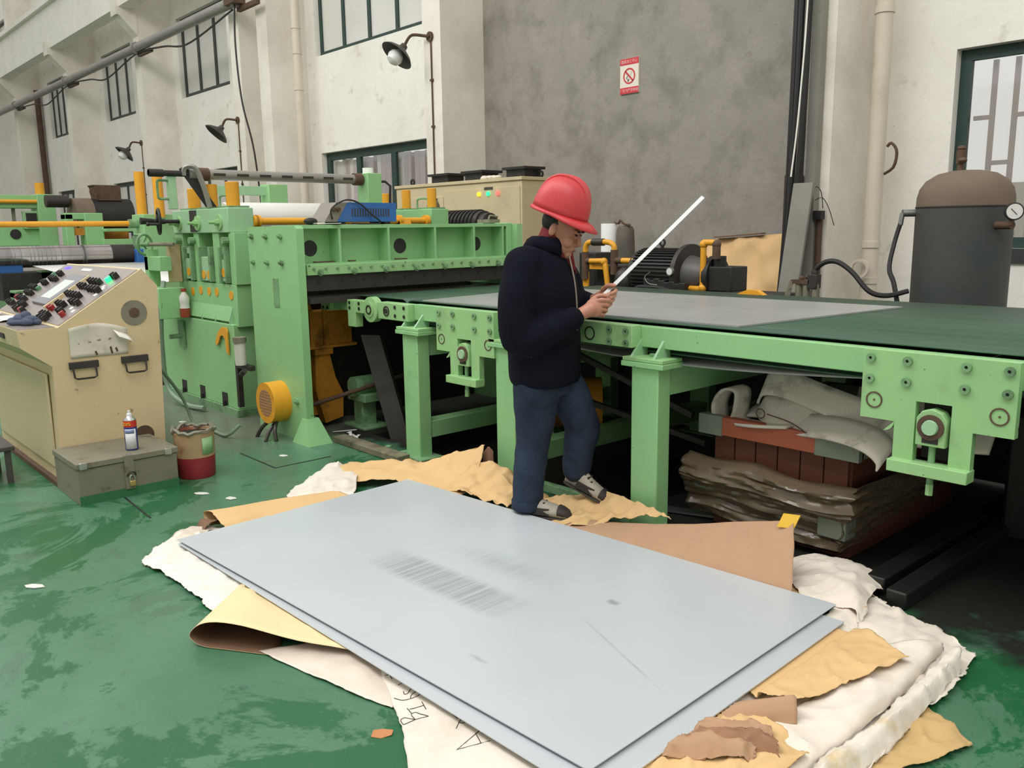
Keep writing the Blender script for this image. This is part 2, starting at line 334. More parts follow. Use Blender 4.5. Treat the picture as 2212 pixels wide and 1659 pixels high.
def scuffed_sheet():
    """top steel sheet: rubbed streak patches (their own shape on the metal), a few smudges"""
    m = MATS['sheet_steel'].copy(); m.name = 'sheet_steel_scuffed'; nt = m.node_tree; N = nt.nodes; L = nt.links; b = N['Principled BSDF']
    old = b.inputs['Base Color'].links[0].from_socket
    geo = N.new('ShaderNodeNewGeometry')
    def node_mask(cx, cy, ang, hx, hy, soft, streak):
        mp = N.new('ShaderNodeMapping'); mp.vector_type = 'TEXTURE'; mp.inputs['Location'].default_value = (cx,cy,0); mp.inputs['Rotation'].default_value = (0,0,ang)
        L.new(geo.outputs['Position'], mp.inputs['Vector']); sp = N.new('ShaderNodeSeparateXYZ'); L.new(mp.outputs[0], sp.inputs[0]); out = None
        for ax, hw in (('X',hx),('Y',hy)):
            a = N.new('ShaderNodeMath'); a.operation = 'ABSOLUTE'; L.new(sp.outputs[ax], a.inputs[0])
            r = N.new('ShaderNodeMapRange'); r.inputs['From Min'].default_value = hw; r.inputs['From Max'].default_value = hw*(1-soft); L.new(a.outputs[0], r.inputs['Value'])
            if out is None: out = r.outputs[0]
            else:
                q = N.new('ShaderNodeMath'); q.operation = 'MULTIPLY'; L.new(out, q.inputs[0]); L.new(r.outputs[0], q.inputs[1]); out = q.outputs[0]
        st = N.new('ShaderNodeMapping'); st.inputs['Scale'].default_value = streak; L.new(mp.outputs[0], st.inputs['Vector'])
        t = N.new('ShaderNodeTexNoise'); t.inputs['Scale'].default_value = 1.0; t.inputs['Detail'].default_value = 4; L.new(st.outputs[0], t.inputs['Vector'])
        r = N.new('ShaderNodeMapRange'); r.inputs['From Min'].default_value = 0.25; r.inputs['From Max'].default_value = 0.6; L.new(t.outputs['Fac'], r.inputs['Value'])
        q = N.new('ShaderNodeMath'); q.operation = 'MULTIPLY'; L.new(out, q.inputs[0]); L.new(r.outputs[0], q.inputs[1]); return q.outputs[0]
    cur = old
    for args, amt, c in (((-2.57,1.93,0.05,0.44,0.115,0.45,(62,1.2,1)), 0.7, (138,146,148)), ((-2.52,2.22,0.05,0.34,0.10,0.9,(34,2,1)), 0.4, (140,147,148)),
                         ((-1.98,2.27,0.05,0.032,0.022,0.7,(60,8,1)), 0.8, (104,110,112)), ((-2.0,1.63,0.05,0.05,0.012,0.8,(40,20,1)), 0.6, (116,124,128)),
                         ((-1.72,2.0,-0.35,0.3,0.006,0.6,(12,30,1)), 0.4, (130,138,140))):
        k = node_mask(*args); x = N.new('ShaderNodeMix'); x.data_type = 'RGBA'
        q = N.new('ShaderNodeMath'); q.operation = 'MULTIPLY'; q.inputs[1].default_value = amt; L.new(k, q.inputs[0]); L.new(q.outputs[0], x.inputs[0])
        L.new(cur, x.inputs[6]); x.inputs[7].default_value = s2l(c)+(1,); cur = x.outputs[2]
    L.new(cur, b.inputs['Base Color']); MATS['sheet_steel_scuffed'] = m
scuffed_sheet()
def clear_glass():
    m = bpy.data.materials.new('glass_clear'); m.use_nodes = True; nt = m.node_tree; N = nt.nodes; L = nt.links
    for n in list(N):
        if n.type != 'OUTPUT_MATERIAL': N.remove(n)
    tr = N.new('ShaderNodeBsdfTransparent'); gl = N.new('ShaderNodeBsdfGlossy'); gl.inputs['Roughness'].default_value = 0.05; mx = N.new('ShaderNodeMixShader')
    mx.inputs[0].default_value = 0.22; L.new(tr.outputs[0], mx.inputs[1]); L.new(gl.outputs[0], mx.inputs[2]); L.new(mx.outputs[0], N['Material Output'].inputs[0]); MATS['glass_clear'] = m
clear_glass()

# ------------------------------------------------------------------ structure
WY = 8.65; PY = 7.85
FL = MB()   # floor with a scrap pit under the shear outlet
px0, px1, py0, py1, pz = -5.15, -2.75, 3.26, 4.92, -0.22
for a in ((-42,px0,-9,12),(px1,6,-9,12),(px0,px1,-9,py0),(px0,px1,py1,12)): FL.add([(a[0],a[2],0),(a[1],a[2],0),(a[1],a[3],0),(a[0],a[3],0)], [(0,1,2,3)])
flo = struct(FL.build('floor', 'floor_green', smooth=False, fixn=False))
PT = MB(); PT.add([(px0,py0,pz),(px1,py0,pz),(px1,py1,pz),(px0,py1,pz),(px0,py0,0),(px1,py0,0),(px1,py1,0),(px0,py1,0)], [(0,1,2,3),(1,0,4,5),(2,1,5,6),(3,2,6,7),(0,3,7,4)])
PT.build('pit', 'oily_shaded_floor', flo, smooth=False, fixn=False)
# seams of the flush steel cover plates in the floor
for p, q in (((-5.32,2.33),(-4.82,2.33)),((-4.82,2.33),(-4.82,2.72)),((-4.86,1.44),(-4.40,1.42))):
    MB().bar((p[0],p[1],0.0012),(q[0],q[1],0.0012),0.010,0.002).build('floor_seam', 'groove', flo, smooth=False)
def wall_with_holes(name, x0, x1, z0, z1, holes, m, y0=WY, th=0.3):
    xs = sorted({x0,x1}|{h[0] for h in holes}|{h[1] for h in holes}); zs = sorted({z0,z1}|{h[2] for h in holes}|{h[3] for h in holes})
    b = MB()
    for i in range(len(xs)-1):
        for j in range(len(zs)-1):
            cx, cz = (xs[i]+xs[i+1])/2, (zs[j]+zs[j+1])/2
            if any(h[0] < cx < h[1] and h[2] < cz < h[3] for h in holes): continue
            b.box(xs[i],xs[i+1],y0,y0+th,zs[j],zs[j+1])
    return struct(b.build(name, m, smooth=False))
ZT = 11.0
low = lambda a, b: (a, b, 0.9, 2.93); up = lambda a, b: (a, b, 4.70, 6.55)
WR = (-3.40,-0.55,1.21,3.03)
HB2 = [low(-15.05,-11.65), up(-15.08,-11.68)]
HB3 = [low(-21.6,-18.8), up(-21.65,-18.87)]
HB4 = [low(-27.3,-24.8), up(-27.4,-24.9)]
HB5 = [low(-33.2,-31.3), up(-33.2,-31.3)]
HT = [(-39.5,-36.3,8.4,9.5)]
wall_with_holes('wall_back', -42, -10.4, 0, ZT, HB2+HB3+HB4+HB5+HT, 'plaster')
wall_with_holes('wall_grey', -10.4, -4.25, 0, ZT, [], 'cement')
wall_with_holes('wall_right', -4.25, 6, 0, ZT, [WR], 'plaster')
for i, (a, b) in enumerate(((-4.36,-4.17),(-10.57,-10.17),(-15.83,-15.41),(-17.0,-16.59),(-22.37,-22.0),(-28.35,-27.95),(-34.5,-34.1))):
    o = MB().box(a,b,PY,WY+.1,0,ZT).build('trim_%d' % (i+1), 'plaster_side'); struct(o)
# crane girder on corbels along the white wall
g = MB().box(-42,-17.4,7.45,7.8,6.73,7.82).box(-42,-17.4,7.32,7.82,7.82,7.95)
gir = struct(g.build('trim_8', 'plaster'))
for x in (-22.18,-28.15,-34.3):
    o = MB().prism([(7.85,6.12),(7.44,6.55),(7.38,6.55),(7.38,6.92),(7.85,6.92)], (x-.19,0,0), (0,1,0), (0,0,1), (.38,0,0)).build('corbel', 'plaster_side', gir, smooth=False)
win_n = [0]
def window(x0, x1, z0, z1, cols, fm='frame_dark', pane='glass_frost', fw=0.05, yy=None, rows=1, outer=True):
    win_n[0] += 1; yy = WY+0.14 if yy is None else yy
    root = bpy.data.objects.new('window_%d' % win_n[0], None); C.objects.link(root); root.location = ((x0+x1)/2, yy, z0); struct(root)
    fr = MB()
    if outer: fr.box(x0,x1,yy-.03,yy+.03,z0,z0+fw).box(x0,x1,yy-.03,yy+.03,z1-fw,z1).box(x0,x0+fw,yy-.03,yy+.03,z0+fw,z1-fw).box(x1-fw,x1,yy-.03,yy+.03,z0+fw,z1-fw)
    fr.build('window_frame', fm, root, smooth=False)
    step = (x1-x0)/cols
    for i in range(1, cols): MB().box(x0+step*i-fw/2,x0+step*i+fw/2,yy-.03,yy+.03,z0+fw,z1-fw).build('mullion', fm, root, smooth=False)
    for i in range(cols): MB().box(x0+step*i+fw/2,x0+step*(i+1)-fw/2,yy-.004,yy+.004,z0+fw,z1-fw).build('pane', pane, root, smooth=False)
    return root
window(*HB2[1], 4, 'frame_green', fw=0.09)
for h in (HB3[1],HB4[1],HB5[1]): window(*h, 3, fw=0.11)
window(*HT[0], 3, fw=0.1)
w2 = window(*HB2[0], 3, 'frame_green', 'glass_clear', fw=0.14)
for h in (HB3[0],HB4[0],HB5[0]): window(*h, 3, 'frame_green', 'glass_frost', fw=0.1)
wr = window(*WR, 2, 'frame_green', 'glass_clear', fw=0.10)
# vertical strip sheeting behind the lower window, lattice grille behind the right window
random.seed(3)
x = -14.95
while x < -11.75:
    wd = random.uniform(.10,.17); MB().box(x,x+wd*0.92,WY+.24,WY+.25+random.uniform(0,.03),0.95,2.80+random.uniform(-.03,.03)).build('strip_slat', random.choice(['strip_sheet','strip_sheet','grille','film_white']), w2, smooth=False); x += wd
gz0, gz1 = WR[2]+.1, WR[3]-.1; gx = WR[0]+.10; cols = 14
for i in range(cols):
    xx = gx+0.19*i+.16
    if xx < WR[1]-.1: MB().box(xx-.022,xx+.022,WY+.24,WY+.27,gz0,gz1).build('grille_bar', 'grille', wr, smooth=False)
    for zz in ((2.42,) if i % 2 == 0 else (1.93,)) if i != 1 else (2.0,):
        MB().box(xx-.19+.022 if i else gx,xx-.022,WY+.24,WY+.27,zz-.02,zz+.02).build('grille_bar', 'grille', wr, smooth=False)
MB().box(WR[0]-.05,WR[1]+.05,WY-.03,WY+.05,1.08,1.21).build('window_sill', 'frame_dark', wr, smooth=False)
struct(MB().box(-45,6.3,-9.3,-9,0,5.2).build('wall_front', 'plaster', smooth=False)); struct(MB().box(-42.3,-42,-9,8.65,0,ZT).build('wall_left', 'plaster', smooth=False)); struct(MB().box(6,6.3,-9,8.65,0,5.2).build('wall_side', 'plaster', smooth=False))
struct(MB().box(-45,10,16,16.2,0,2.1).build('wall_outside', 'outside_wall', smooth=False))
struct(MB().add([(-45,12,-.02),(10,12,-.02),(10,15.2,-.02),(-45,15.2,-.02)],[(0,1,2,3)]).build('trim_9', 'concrete_dirty', smooth=False))

# ------------------------------------------------------------------ pipes and fittings on the walls
def drainpipe(x, label, sag=False):
    t = thing('drainpipe', (x,8.3,0), label, 'pipe')
    MB().cyl((x,8.3,0),(x,8.3,ZT-.5),.08).build('pipe', 'pvc', t)
    for z in (0.9,1.25,3.42,4.05,4.45) if x > -10 else (2.55,4.1,4.75,5.2): MB().cyl((x,8.3,z-.03),(x,8.3,z+.03),.092).build('pipe_collar', 'pvc', t)
    return t
dp = drainpipe(-3.94, 'cream plastic drainpipe beside the barred window on the right')
MB().tube(crv([(-3.84,8.28,1.92),(-3.74,8.25,1.98),(-3.72,8.25,2.12),(-3.78,8.26,2.2),(-3.82,8.26,2.17)],14),.014).build('pipe_clip', 'rust_iron', dp)
MB().ring((-3.97,8.17,1.02),(0,-1,0),.07,.095,.03).build('pipe_clip', 'pvc', dp)
drainpipe(-15.15, 'cream plastic drainpipe between two white pillars, left of the strip-lined window')
t = thing('drainpipe', (-34.0,8.5,0), 'thin brownish drainpipe on the far white wall at the left', 'pipe'); MB().cyl((-34.0,8.5,0),(-34.0,8.5,6.4),.09).build('pipe', 'rust_iron', t)
t = thing('wall_pipe', (-16.2,7.6,5.73), 'long grey iron pipe running high along the white wall', 'pipe')
MB().cyl((-42,7.6,5.74),(-16.2,7.6,5.74),.10,n=14).build('pipe', 'iron_pipe', t)
for x in (-16.1,-21.5,-27.2,-33.1):
    br = MB().box(x-.06,x+.75,7.64,7.72,5.56,5.64).build('pipe_bracket', 'rust_iron', t, smooth=False)
    MB().cyl((x-.05,7.6,5.74),(x+.05,7.6,5.74),.13,n=14).build('pipe_clamp', 'iron_pipe', t)
MB().box(-16.3,-15.9,7.45,7.7,5.66,5.85).build('pipe_flange', 'rust_iron', t)
pts = []
for i, x in enumerate((-16.3,-21.6,-27.2,-33.1)): pts += [(x,7.62,5.62),(x-2.2,7.62,5.36),(x-3.6,7.62,5.52)] 
tag(MB().tube(crv(pts[:-2],60),.02,6).build('hanging_cable', 'cable_black'), 'thin dark cable sagging beneath the high wall pipe', 'cable')
tag(MB().tube(crv([(-16.05,7.55,5.7),(-16.02,7.5,4.9),(-15.9,7.5,3.9),(-15.72,7.6,2.9),(-15.7,7.7,1.2)],40),.018,6).build('hanging_cable', 'cable_black'), 'black cable dropping from the pipe end down past the double pillar', 'cable')
def wall_lamp(x, z, label, tilt, bulb, yaw):
    t = thing('wall_lamp', (x,PY,z), label, 'lamp', 'gooseneck lamps on the pillars')
    MB().cyl((x,PY-.03,z),(x,PY,z),.07,n=16).build('wall_plate', 'rust_iron', t)
    d = Vector((yaw[0],yaw[1],0)); p0 = Vector((x,PY-.03,z))
    pts = crv([p0,p0+d*.20+Vector((0,0,.03)),p0+d*.28+Vector((0,0,.01)),p0+d*.34+Vector((0,0,-.07)),p0+d*.37+Vector((0,0,-.13))],16)
    MB().tube(pts,.022,8).build('arm', 'rust_iron', t)
    e = p0+d*.38+Vector((0,0,-.13)); ax = Vector((-.12,-.62,-.72)).normalized()
    MB().lathe([(.05,-.03),(.06,.03),(.11,.06),(.21,.12),(.255,.17),(.25,.172),(.20,.13),(.10,.075),(.04,.05)],e,ax,28).build('lamp_shade', 'lamp_shade', t)
    if bulb: MB().lathe([(.03,.04),(.045,.09),(.10,.15),(.115,.21),(.09,.28),(.04,.31),(.0,.315)],e,ax,20).build('bulb', 'bulb', t)
    MB().cyl((x+.02,PY-.015,0.6),(x+.02,PY-.015,z),.012,n=6).build('conduit', 'rust_iron', t)
    for zz in (z-.6,z-1.25,z-2.0): MB().box(x-.01,x+.05,PY-.03,PY,zz-.015,zz+.015).build('conduit_clip', 'rust_iron', t)
wall_lamp(-10.40,4.19,'dark gooseneck lamp with white bulb, nearest, above the beige cabinet',0.6,True,(-.75,-.66))
wall_lamp(-16.87,3.67,'dark gooseneck lamp with flat empty shade on the double pillar',0.6,False,(-.85,-.5))
wall_lamp(-22.39,3.67,'small far dark gooseneck lamp with white bulb at the left',0.6,True,(-.85,-.5))
# no-smoking sign
sg = thing('no_smoking_sign', (-7.34,WY-.02,3.11), 'white and red no-smoking sign with crossed cigarette on the grey wall', 'sign')
sx0, sx1, sz0, sz1, sy = -7.48,-7.18,3.11,3.53,WY-.02
MB().box(sx0,sx1,sy,WY,sz0,sz1).build('sign_plate', 'sign_white', sg, smooth=False)
MB().box(sx0,sx1,sy-.002,sy+.001,sz1-.075,sz1).build('title_band', 'sign_red', sg, smooth=False)
MB().box(sx0,sx1,sy-.002,sy+.001,sz0,sz0+.075).build('title_band', 'sign_red', sg, smooth=False)
scx, scz = (sx0+sx1)/2, (sz0+sz1)/2
MB().ring((scx,sy-.001,scz),(0,-1,0),.078,.096,.003,40).build('prohibition_ring', 'sign_red', sg)
MB().bar((scx-.062,sy-.003,scz+.062),(scx+.062,sy-.003,scz-.062),.002,.02,up=(0.7,0,0.7)).build('prohibition_bar', 'sign_red', sg, smooth=False)
cg = MB().bar((scx-.012,sy-.0015,scz-.05),(scx+.042,sy-.0015,scz+.055),.002,.014,up=(1,0,-.5)).build('cigarette', 'strap_grey', sg, smooth=False)
MB().bar((scx-.02,sy-.0018,scz-.066),(scx-.008,sy-.0018,scz-.042),.002,.018,up=(1,0,-.5)).build('ember', 'ink', cg, smooth=False)
MB().tube(crv([(scx-.02,sy-.0015,scz-.04),(scx-.045,sy-.0015,scz-.02),(scx-.02,sy-.0015,scz+.005),(scx-.05,sy-.0015,scz+.03)],12),.004,4).build('smoke', 'ink', cg)
text_mesh('title_lettering', '覆膜加工中心', .044, 'sign_print', sg, (scx,sy-.0035,sz1-.039), (1,0,0), (0,0,1))
text_mesh('title_lettering', '厂区内严禁吸烟', .042, 'sign_print', sg, (scx,sy-.0035,sz0+.036), (1,0,0), (0,0,1))
# cable bundle, trunking and leaning strip on the pillar between grey and white wall
cb = thing('cable_bundle', (-4.75,7.75,0), 'thick bundle of black cables hanging down beside the right pillar', 'cable bundle')
random.seed(5)
for i in range(9):
    x = -4.52+.022*i+random.uniform(-.006,.006); y = 7.7+random.uniform(-.06,.06); dx = random.uniform(-.05,.01)
    MB().tube(crv([(x,y,8),(x+dx*.2,y,4.5),(x+dx*.3,y-.02,2.6),(x-.01+dx,y-.03,1.4),(x-.05+dx,y-.05,0.5)],24),.022,6).build('cable', 'cable_black', cb)
MB().tube(crv([(-4.34,7.6,8),(-4.33,7.6,4),(-4.36,7.58,2.6),(-4.40,7.55,1.9)],20),.008,6).build('cable', 'paper', cb)
t = thing('cable_trunking', (-4.42,7.80,0), 'flat grey metal trunking running up the right pillar behind the cables', 'trunking')
MB().box(-4.36,-4.26,7.74,7.84,0,8).build('channel', 'trunking', t); MB().cyl((-4.22,7.8,.6),(-4.22,7.8,1.55),.03,n=8).build('conduit', 'rust_iron', t); MB().box(-4.25,-4.17,7.72,7.8,1.5,1.58).build('bracket', 'black_iron', t)
for k in range(2): MB().tube(crv([(-4.25,7.75,1.80-.12*k),(-4.20+.05*k,7.7,1.80-.1*k),(-4.16+.08*k,7.7,1.74-.14*k),(-4.14+.12*k,7.7,1.60-.16*k)],10),.004,4).build('loose_wire', 'cable_black', t)
t = thing('trunking_cover', (-4.38,7.5,0), 'grey dusty trunking cover leaning against the cable bundle', 'panel')
MB().obox((-4.36,7.54,.92),(.10,.0,0),(0,.015,0),(.07,.06,.92)).build('cover', 'trunking', t)
t = thing('wood_board', (-4.97,8.59,0), 'dark brown board leaning on the grey wall behind the cables', 'board')
MB().box(-5.06,-4.88,8.55,8.63,0,1.98).build('board', 'rust_iron', t)
# ------------------------------------------------------------------ belt conveyor
BZ = 1.0; FY = 3.12
cv = thing('belt_conveyor', (-2.4,4.1,0), 'long pale green belt conveyor with dark green belt carrying one steel sheet', 'conveyor')
bolt_m = MB().ring((0,-.004,0),(0,-1,0),.006,.017,.006,16).cyl((0,0,0),(0,-.002,0),.017,n=16).mesh('bolt', 'mint_dirty')
hole_m = MB().cyl((0,0,0),(0,-.003,0),.012,n=14).mesh('bolt_hole', 'black_iron')
def bolt(parent, x, y, z): inst('bolt', bolt_m, parent, (x,y,z)); inst('bolt_recess', hole_m, parent, (x,y-.0015,z))
def belt(x0, x1, y0, y1, zt, name='belt', lip=.012, bump_edge=True):
    b = MB(); r = .05
    # closed loop round both end drums, slack return run
    top = [(x0+(x1-x0)*i/30, zt) for i in range(31)]
    e1 = [(x1+r*math.sin(a), zt-r+r*math.cos(a)) for a in (.5,1.0,1.57,2.1,2.64)]
    bot = [(x1-(x1-x0)*i/30, zt-2*r-.04) for i in range(31)]
    e0 = [(x0-r*math.sin(a), zt-r+r*math.cos(a)) for a in (2.64,2.1,1.57,1.0,.5)]
    loop = top+e1+bot+e0; loop.append(loop[0])
    b.grid([[(x,y,z) for x, z in loop] for y in (y0,y1)])
    return b.build(name, 'belt', cv, solid=.006)
belt(-4.55,2.5,3.215,5.0,BZ)
rb_ = []
for xa, xb, sg_ in ((-3.7,-1.32,.06),(-1.05,2.3,.06)):
    MB().grid([[(xa+(xb-xa)*k/24,yy,.872-sg_*math.sin(math.pi*k/24)) for k in range(25)] for yy in (3.225,4.99)]).build('return_belt', 'belt_edge', cv, solid=.008)
# tilting infeed section with its own narrow belt
belt(-5.2,-4.68,3.24,4.95,1.0)
# side rails
MB().box(-4.46,2.6,3.17,3.22,.885,.985).build('side_rail', 'mint', cv, bevel=.004)
MB().box(-4.46,2.6,5.0,5.05,.885,.985).build('side_rail', 'mint', cv, bevel=.004)
MB().box(-5.5,-4.85,3.15,3.19,.90,.97).build('infeed_arm', 'mint_worn', cv, bevel=.004)
MB().box(-5.5,-4.85,5.0,5.04,.90,.97).build('infeed_arm', 'mint_worn', cv, bevel=.004)
MB().box(-5.55,-5.42,3.12,3.20,.89,.985).build('arm_block', 'mint_worn', cv, bevel=.004)
for dx in (-.03,.03):
    for dz in (-.03,.03): inst('bolt_recess', hole_m, cv, (-5.485+dx,3.118,.94+dz))
MB().box(-5.15,-5.05,3.10,3.16,.80,.985).box(-5.05,-4.94,3.10,3.16,.90,.985).build('hinge_bracket', 'mint_worn', cv, bevel=.003)
MB().lathe([(.0,.0),(.085,0),(.085,.05),(.05,.055),(.05,.06),(.0,.06)],(-4.88,3.16,.93),(0,-1,0),32).build('hinge_disc', 'mint_worn', cv)
MB().ring((-4.88,3.098,.93),(0,-1,0),.022,.032,.003).build('hinge_pin', 'steel_dark', cv)
bx1 = MB().box(-4.80,-4.46,3.12,3.20,.875,.985).build('pivot_plate', 'mint_worn', cv, bevel=.004)
MB().ring((-4.70,3.12,.93),(0,-1,0),.026,.034,.004).cyl((-4.70,3.12,.93),(-4.70,3.112,.93),.016,n=12).build('pivot_pin', 'steel_dark', cv)
for p in ((-4.60,.96),(-4.50,.96),(-4.60,.905),(-4.50,.905)): inst('bolt_recess', hole_m, cv, (p[0],3.119,p[1]))
for p in ((-5.12,.965),(-5.0,.965),(-5.12,.93),(-5.0,.93)): inst('bolt_recess', hole_m, cv, (p[0],3.099,p[1]))
def t_plate(cx):
    """T-shaped take-up plate with slotted bearing block"""
    y0, y1 = 3.085, 3.12
    tp = MB().box(cx-.265,cx-.135,y0,y1,.735,.992).box(cx+.135,cx+.265,y0,y1,.735,.992).box(cx-.135,cx+.135,y0,y1,.82,.992)
    tp.box(cx-.135,cx-.062,y0,y1,.595,.82).box(cx+.062,cx+.135,y0,y1,.595,.82)
    tp.prism([(0,0)]+[(.04*math.sin(a),.04-.04*math.cos(a)) for a in (0,.4,.8,1.2,1.57)],(cx-.175,y0,.695),(1,0,0),(0,0,1),(0,y1-y0,0))
    p = tp.build('take_up_plate', 'mint_worn', cv, smooth=False)
    MB().box(cx-.14,cx+.14,y0-.035,y1,.555,.60).build('foot_plate', 'mint_worn', p, bevel=.003)
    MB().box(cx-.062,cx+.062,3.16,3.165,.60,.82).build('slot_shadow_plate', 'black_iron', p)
    bb = MB().prism([(-.052,-.07),(.052,-.07),(.052,.03),(.035,.055),(.0,.066),(-.035,.055),(-.052,.03)],(cx,y0-.012,.735),(1,0,0),(0,0,1),(0,.05,0)).build('bearing_block', 'mint_worn', p, bevel=.003)
    MB().ring((cx,y0-.012,.735),(0,-1,0),.03,.046,.008).build('bearing_seal', 'rust_iron', bb)
    MB().lathe([(0,0),(.03,0),(.026,.018),(0,.018)],(cx,y0-.012,.735),(0,-1,0),20).build('shaft_end', 'mint_pale', bb)
    MB().box(cx-.028,cx+.028,y0-.014,y0-.008,.676,.70).build('name_plate', 'steel_dark', bb)
    MB().cyl((cx,y0+.015,.48),(cx,y0+.015,.665),.012,n=12).build('adjuster_screw', 'mint_dirty', p)
    MB().cyl((cx,y0+.015,.48),(cx,y0+.015,.52),.014,n=6).build('adjuster_nut', 'mint_worn', p)
    for dx in (-.235,-.10,.10,.235):
        for z in (.962,.885): bolt(p,cx+dx,y0,z)
    for dx in (-.215,.215): MB().ring((cx+dx,y0,.805),(0,-1,0),.026,.031,.003,28).cyl((cx+dx,y0+.01,.805),(cx+dx,y0-.002,.805),.004,n=8).build('shaft_cap', 'rust_iron', p)
t_plate(-3.85); t_plate(-1.20)
# take-up box beside the worker
MB().box(-3.25,-2.60,3.10,3.17,.885,.992).build('pivot_plate', 'mint_worn', cv, bevel=.004)
MB().ring((-2.87,3.10,.935),(0,-1,0),.028,.034,.003).build('pivot_pin', 'steel_dark', cv)
for p in ((-2.74,.962),(-2.635,.962),(-2.74,.905),(-2.635,.905)): bolt(cv,p[0],3.10,p[1])
# legs with caps and gussets
def leg_frame(x0, x1, low_beam=True):
    xm = (x0+x1)/2
    for yy, s in ((3.10,1),(5.02,-1)):
        l = MB().box(x0,x1,yy,yy+s*.095,-.02,.80).build('leg', 'mint', cv, bevel=.006)
        MB().box(x0-.05,x1+.04,yy-s*.02,yy+s*.14,.80,.825).build('cap_plate', 'mint', l, bevel=.003)
        MB().box(x0-.045,x1+.035,yy-s*.015,yy+s*.135,.826,.845).build('rail_foot', 'mint_worn', l, bevel=.003)
        MB().box(x0-.07,x1+.07,yy-s*.05,yy+s*.13,0.0,.014).build('base_plate', 'mint_dirty', l, bevel=.003)
        for k in (x0-.01,x1-.035):
            MB().prism([(0,.845),(.115*s,.845),(.115*s,.975)],(k,yy-s*.0,0),(0,1,0),(0,0,1),(.014,0,0)).build('gusset', 'mint_pale', l, smooth=False)
        MB().cyl((xm,yy+s*.06,.845),(xm,yy+s*.06,.86),.016,n=6).build('bolt', 'mint_dirty', l)
    if low_beam: MB().box(x0+.04,x1-.01,3.195,4.93,.125,.235).build('cross_beam', 'mint', cv, bevel=.004)
    MB().box(x0+.03,x1-.02,3.195,4.93,.66,.79).build('cross_beam', 'mint', cv, bevel=.004)
leg_frame(-4.50,-4.34); leg_frame(-3.59,-3.43); leg_frame(-2.60,-2.44,False); leg_frame(0.35,.51,False)
MB().cyl((-4.62,3.04,0),(-4.62,3.04,.05),.02,n=6).build('anchor_bolt', 'mint_dirty', cv)
MB().bar((-3.43,3.6,.72),(-2.6,3.6,.48),.03,.03).build('brace', 'black_iron', cv); MB().bar((-3.43,3.7,.42),(-2.62,3.75,.30),.03,.03).build('brace', 'black_iron', cv)
# sheet lying on the belt
o = MB().add([(-4.42,3.21,1.004),(-4.58,4.55,1.004),(-1.99,4.60,1.004),(-2.13,3.27,1.004)]+[(-4.42,3.21,1.012),(-4.58,4.55,1.012),(-1.99,4.60,1.012),(-2.13,3.27,1.012)], [(0,1,2,3),(7,6,5,4),(0,4,5,1),(1,5,6,2),(2,6,7,3),(3,7,4,0)]).build('steel_sheet', 'sheet_steel_dim', smooth=False)
tag(o, 'single grey steel sheet lying on the green conveyor belt', 'steel sheet')
# ------------------------------------------------------------------ shear machine
sh = thing('shear_machine', (-5.6,3.8,0), 'large mint green shear with ribbed cross beam, side plate and orange fan', 'machine')
y0 = 2.79
fp = MB().prism([(-5.97,0),(-5.24,0),(-5.24,1.47),(-5.26,1.49),(-5.95,1.49),(-5.97,1.47)],(0,y0,0),(1,0,0),(0,0,1),(0,.055,0)).build('side_plate', 'mint', sh, smooth=False)
MB().prism([(-5.97,0),(-5.24,0),(-5.24,1.49),(-5.97,1.49)],(0,4.78,0),(1,0,0),(0,0,1),(0,.06,0)).build('side_plate', 'mint', sh, smooth=False)
MB().box(-5.95,-5.30,4.72,4.78,1.0,1.5).build('end_cover', 'mint', sh, bevel=.005)
stud = MB().cyl((0,0,0),(0,-.030,0),.010,n=10).cyl((0,0,0),(0,-.014,0),.021,n=6).mesh('stud_bolt', 'mint_dirty')
for z in (1.42,1.24):
    for x in (-5.90,-5.68,-5.46): inst('stud_bolt', stud, fp, (x,y0,z))
MB().box(-5.615,-5.535,y0-.004,y0+.002,.93,1.13).build('slot', 'mint_dirty', fp)
inst('stud_bolt', stud, fp, (-5.36,y0,.28))
MB().add([(-5.36,2.735,0),(-5.13,2.735,0),(-5.13,2.92,0),(-5.36,2.92,0),(-5.30,2.785,.17),(-5.235,2.785,.17),(-5.235,2.88,.17),(-5.30,2.88,.17)],[(3,2,1,0),(4,5,6,7),(0,1,5,4),(1,2,6,5),(2,3,7,6),(3,0,4,7)]).build('foot_gusset', 'mint', fp, smooth=False)
# ventilated fan drum on the side plate
fn = MB().lathe([(.095,0),(.147,.0),(.147,-.13),(.0,-.13)],(-5.59,2.66,.255),(0,-1,0),36).build('fan_drum', 'yellow', sh)
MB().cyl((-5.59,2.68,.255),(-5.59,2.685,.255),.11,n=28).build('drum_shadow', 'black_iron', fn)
gr = MB()
for k in range(-4,5):
    h = math.sqrt(max(0,.098**2-(k*.021)**2))
    gr.box(-5.59+k*.021-.0025,-5.59+k*.021+.0025,2.658,2.666,.255-h,.255+h).box(-5.59-h,-5.59+h,2.658,2.666,.255+k*.021-.0025,.255+k*.021+.0025)
gr.build('fan_grille', 'grille', fn)
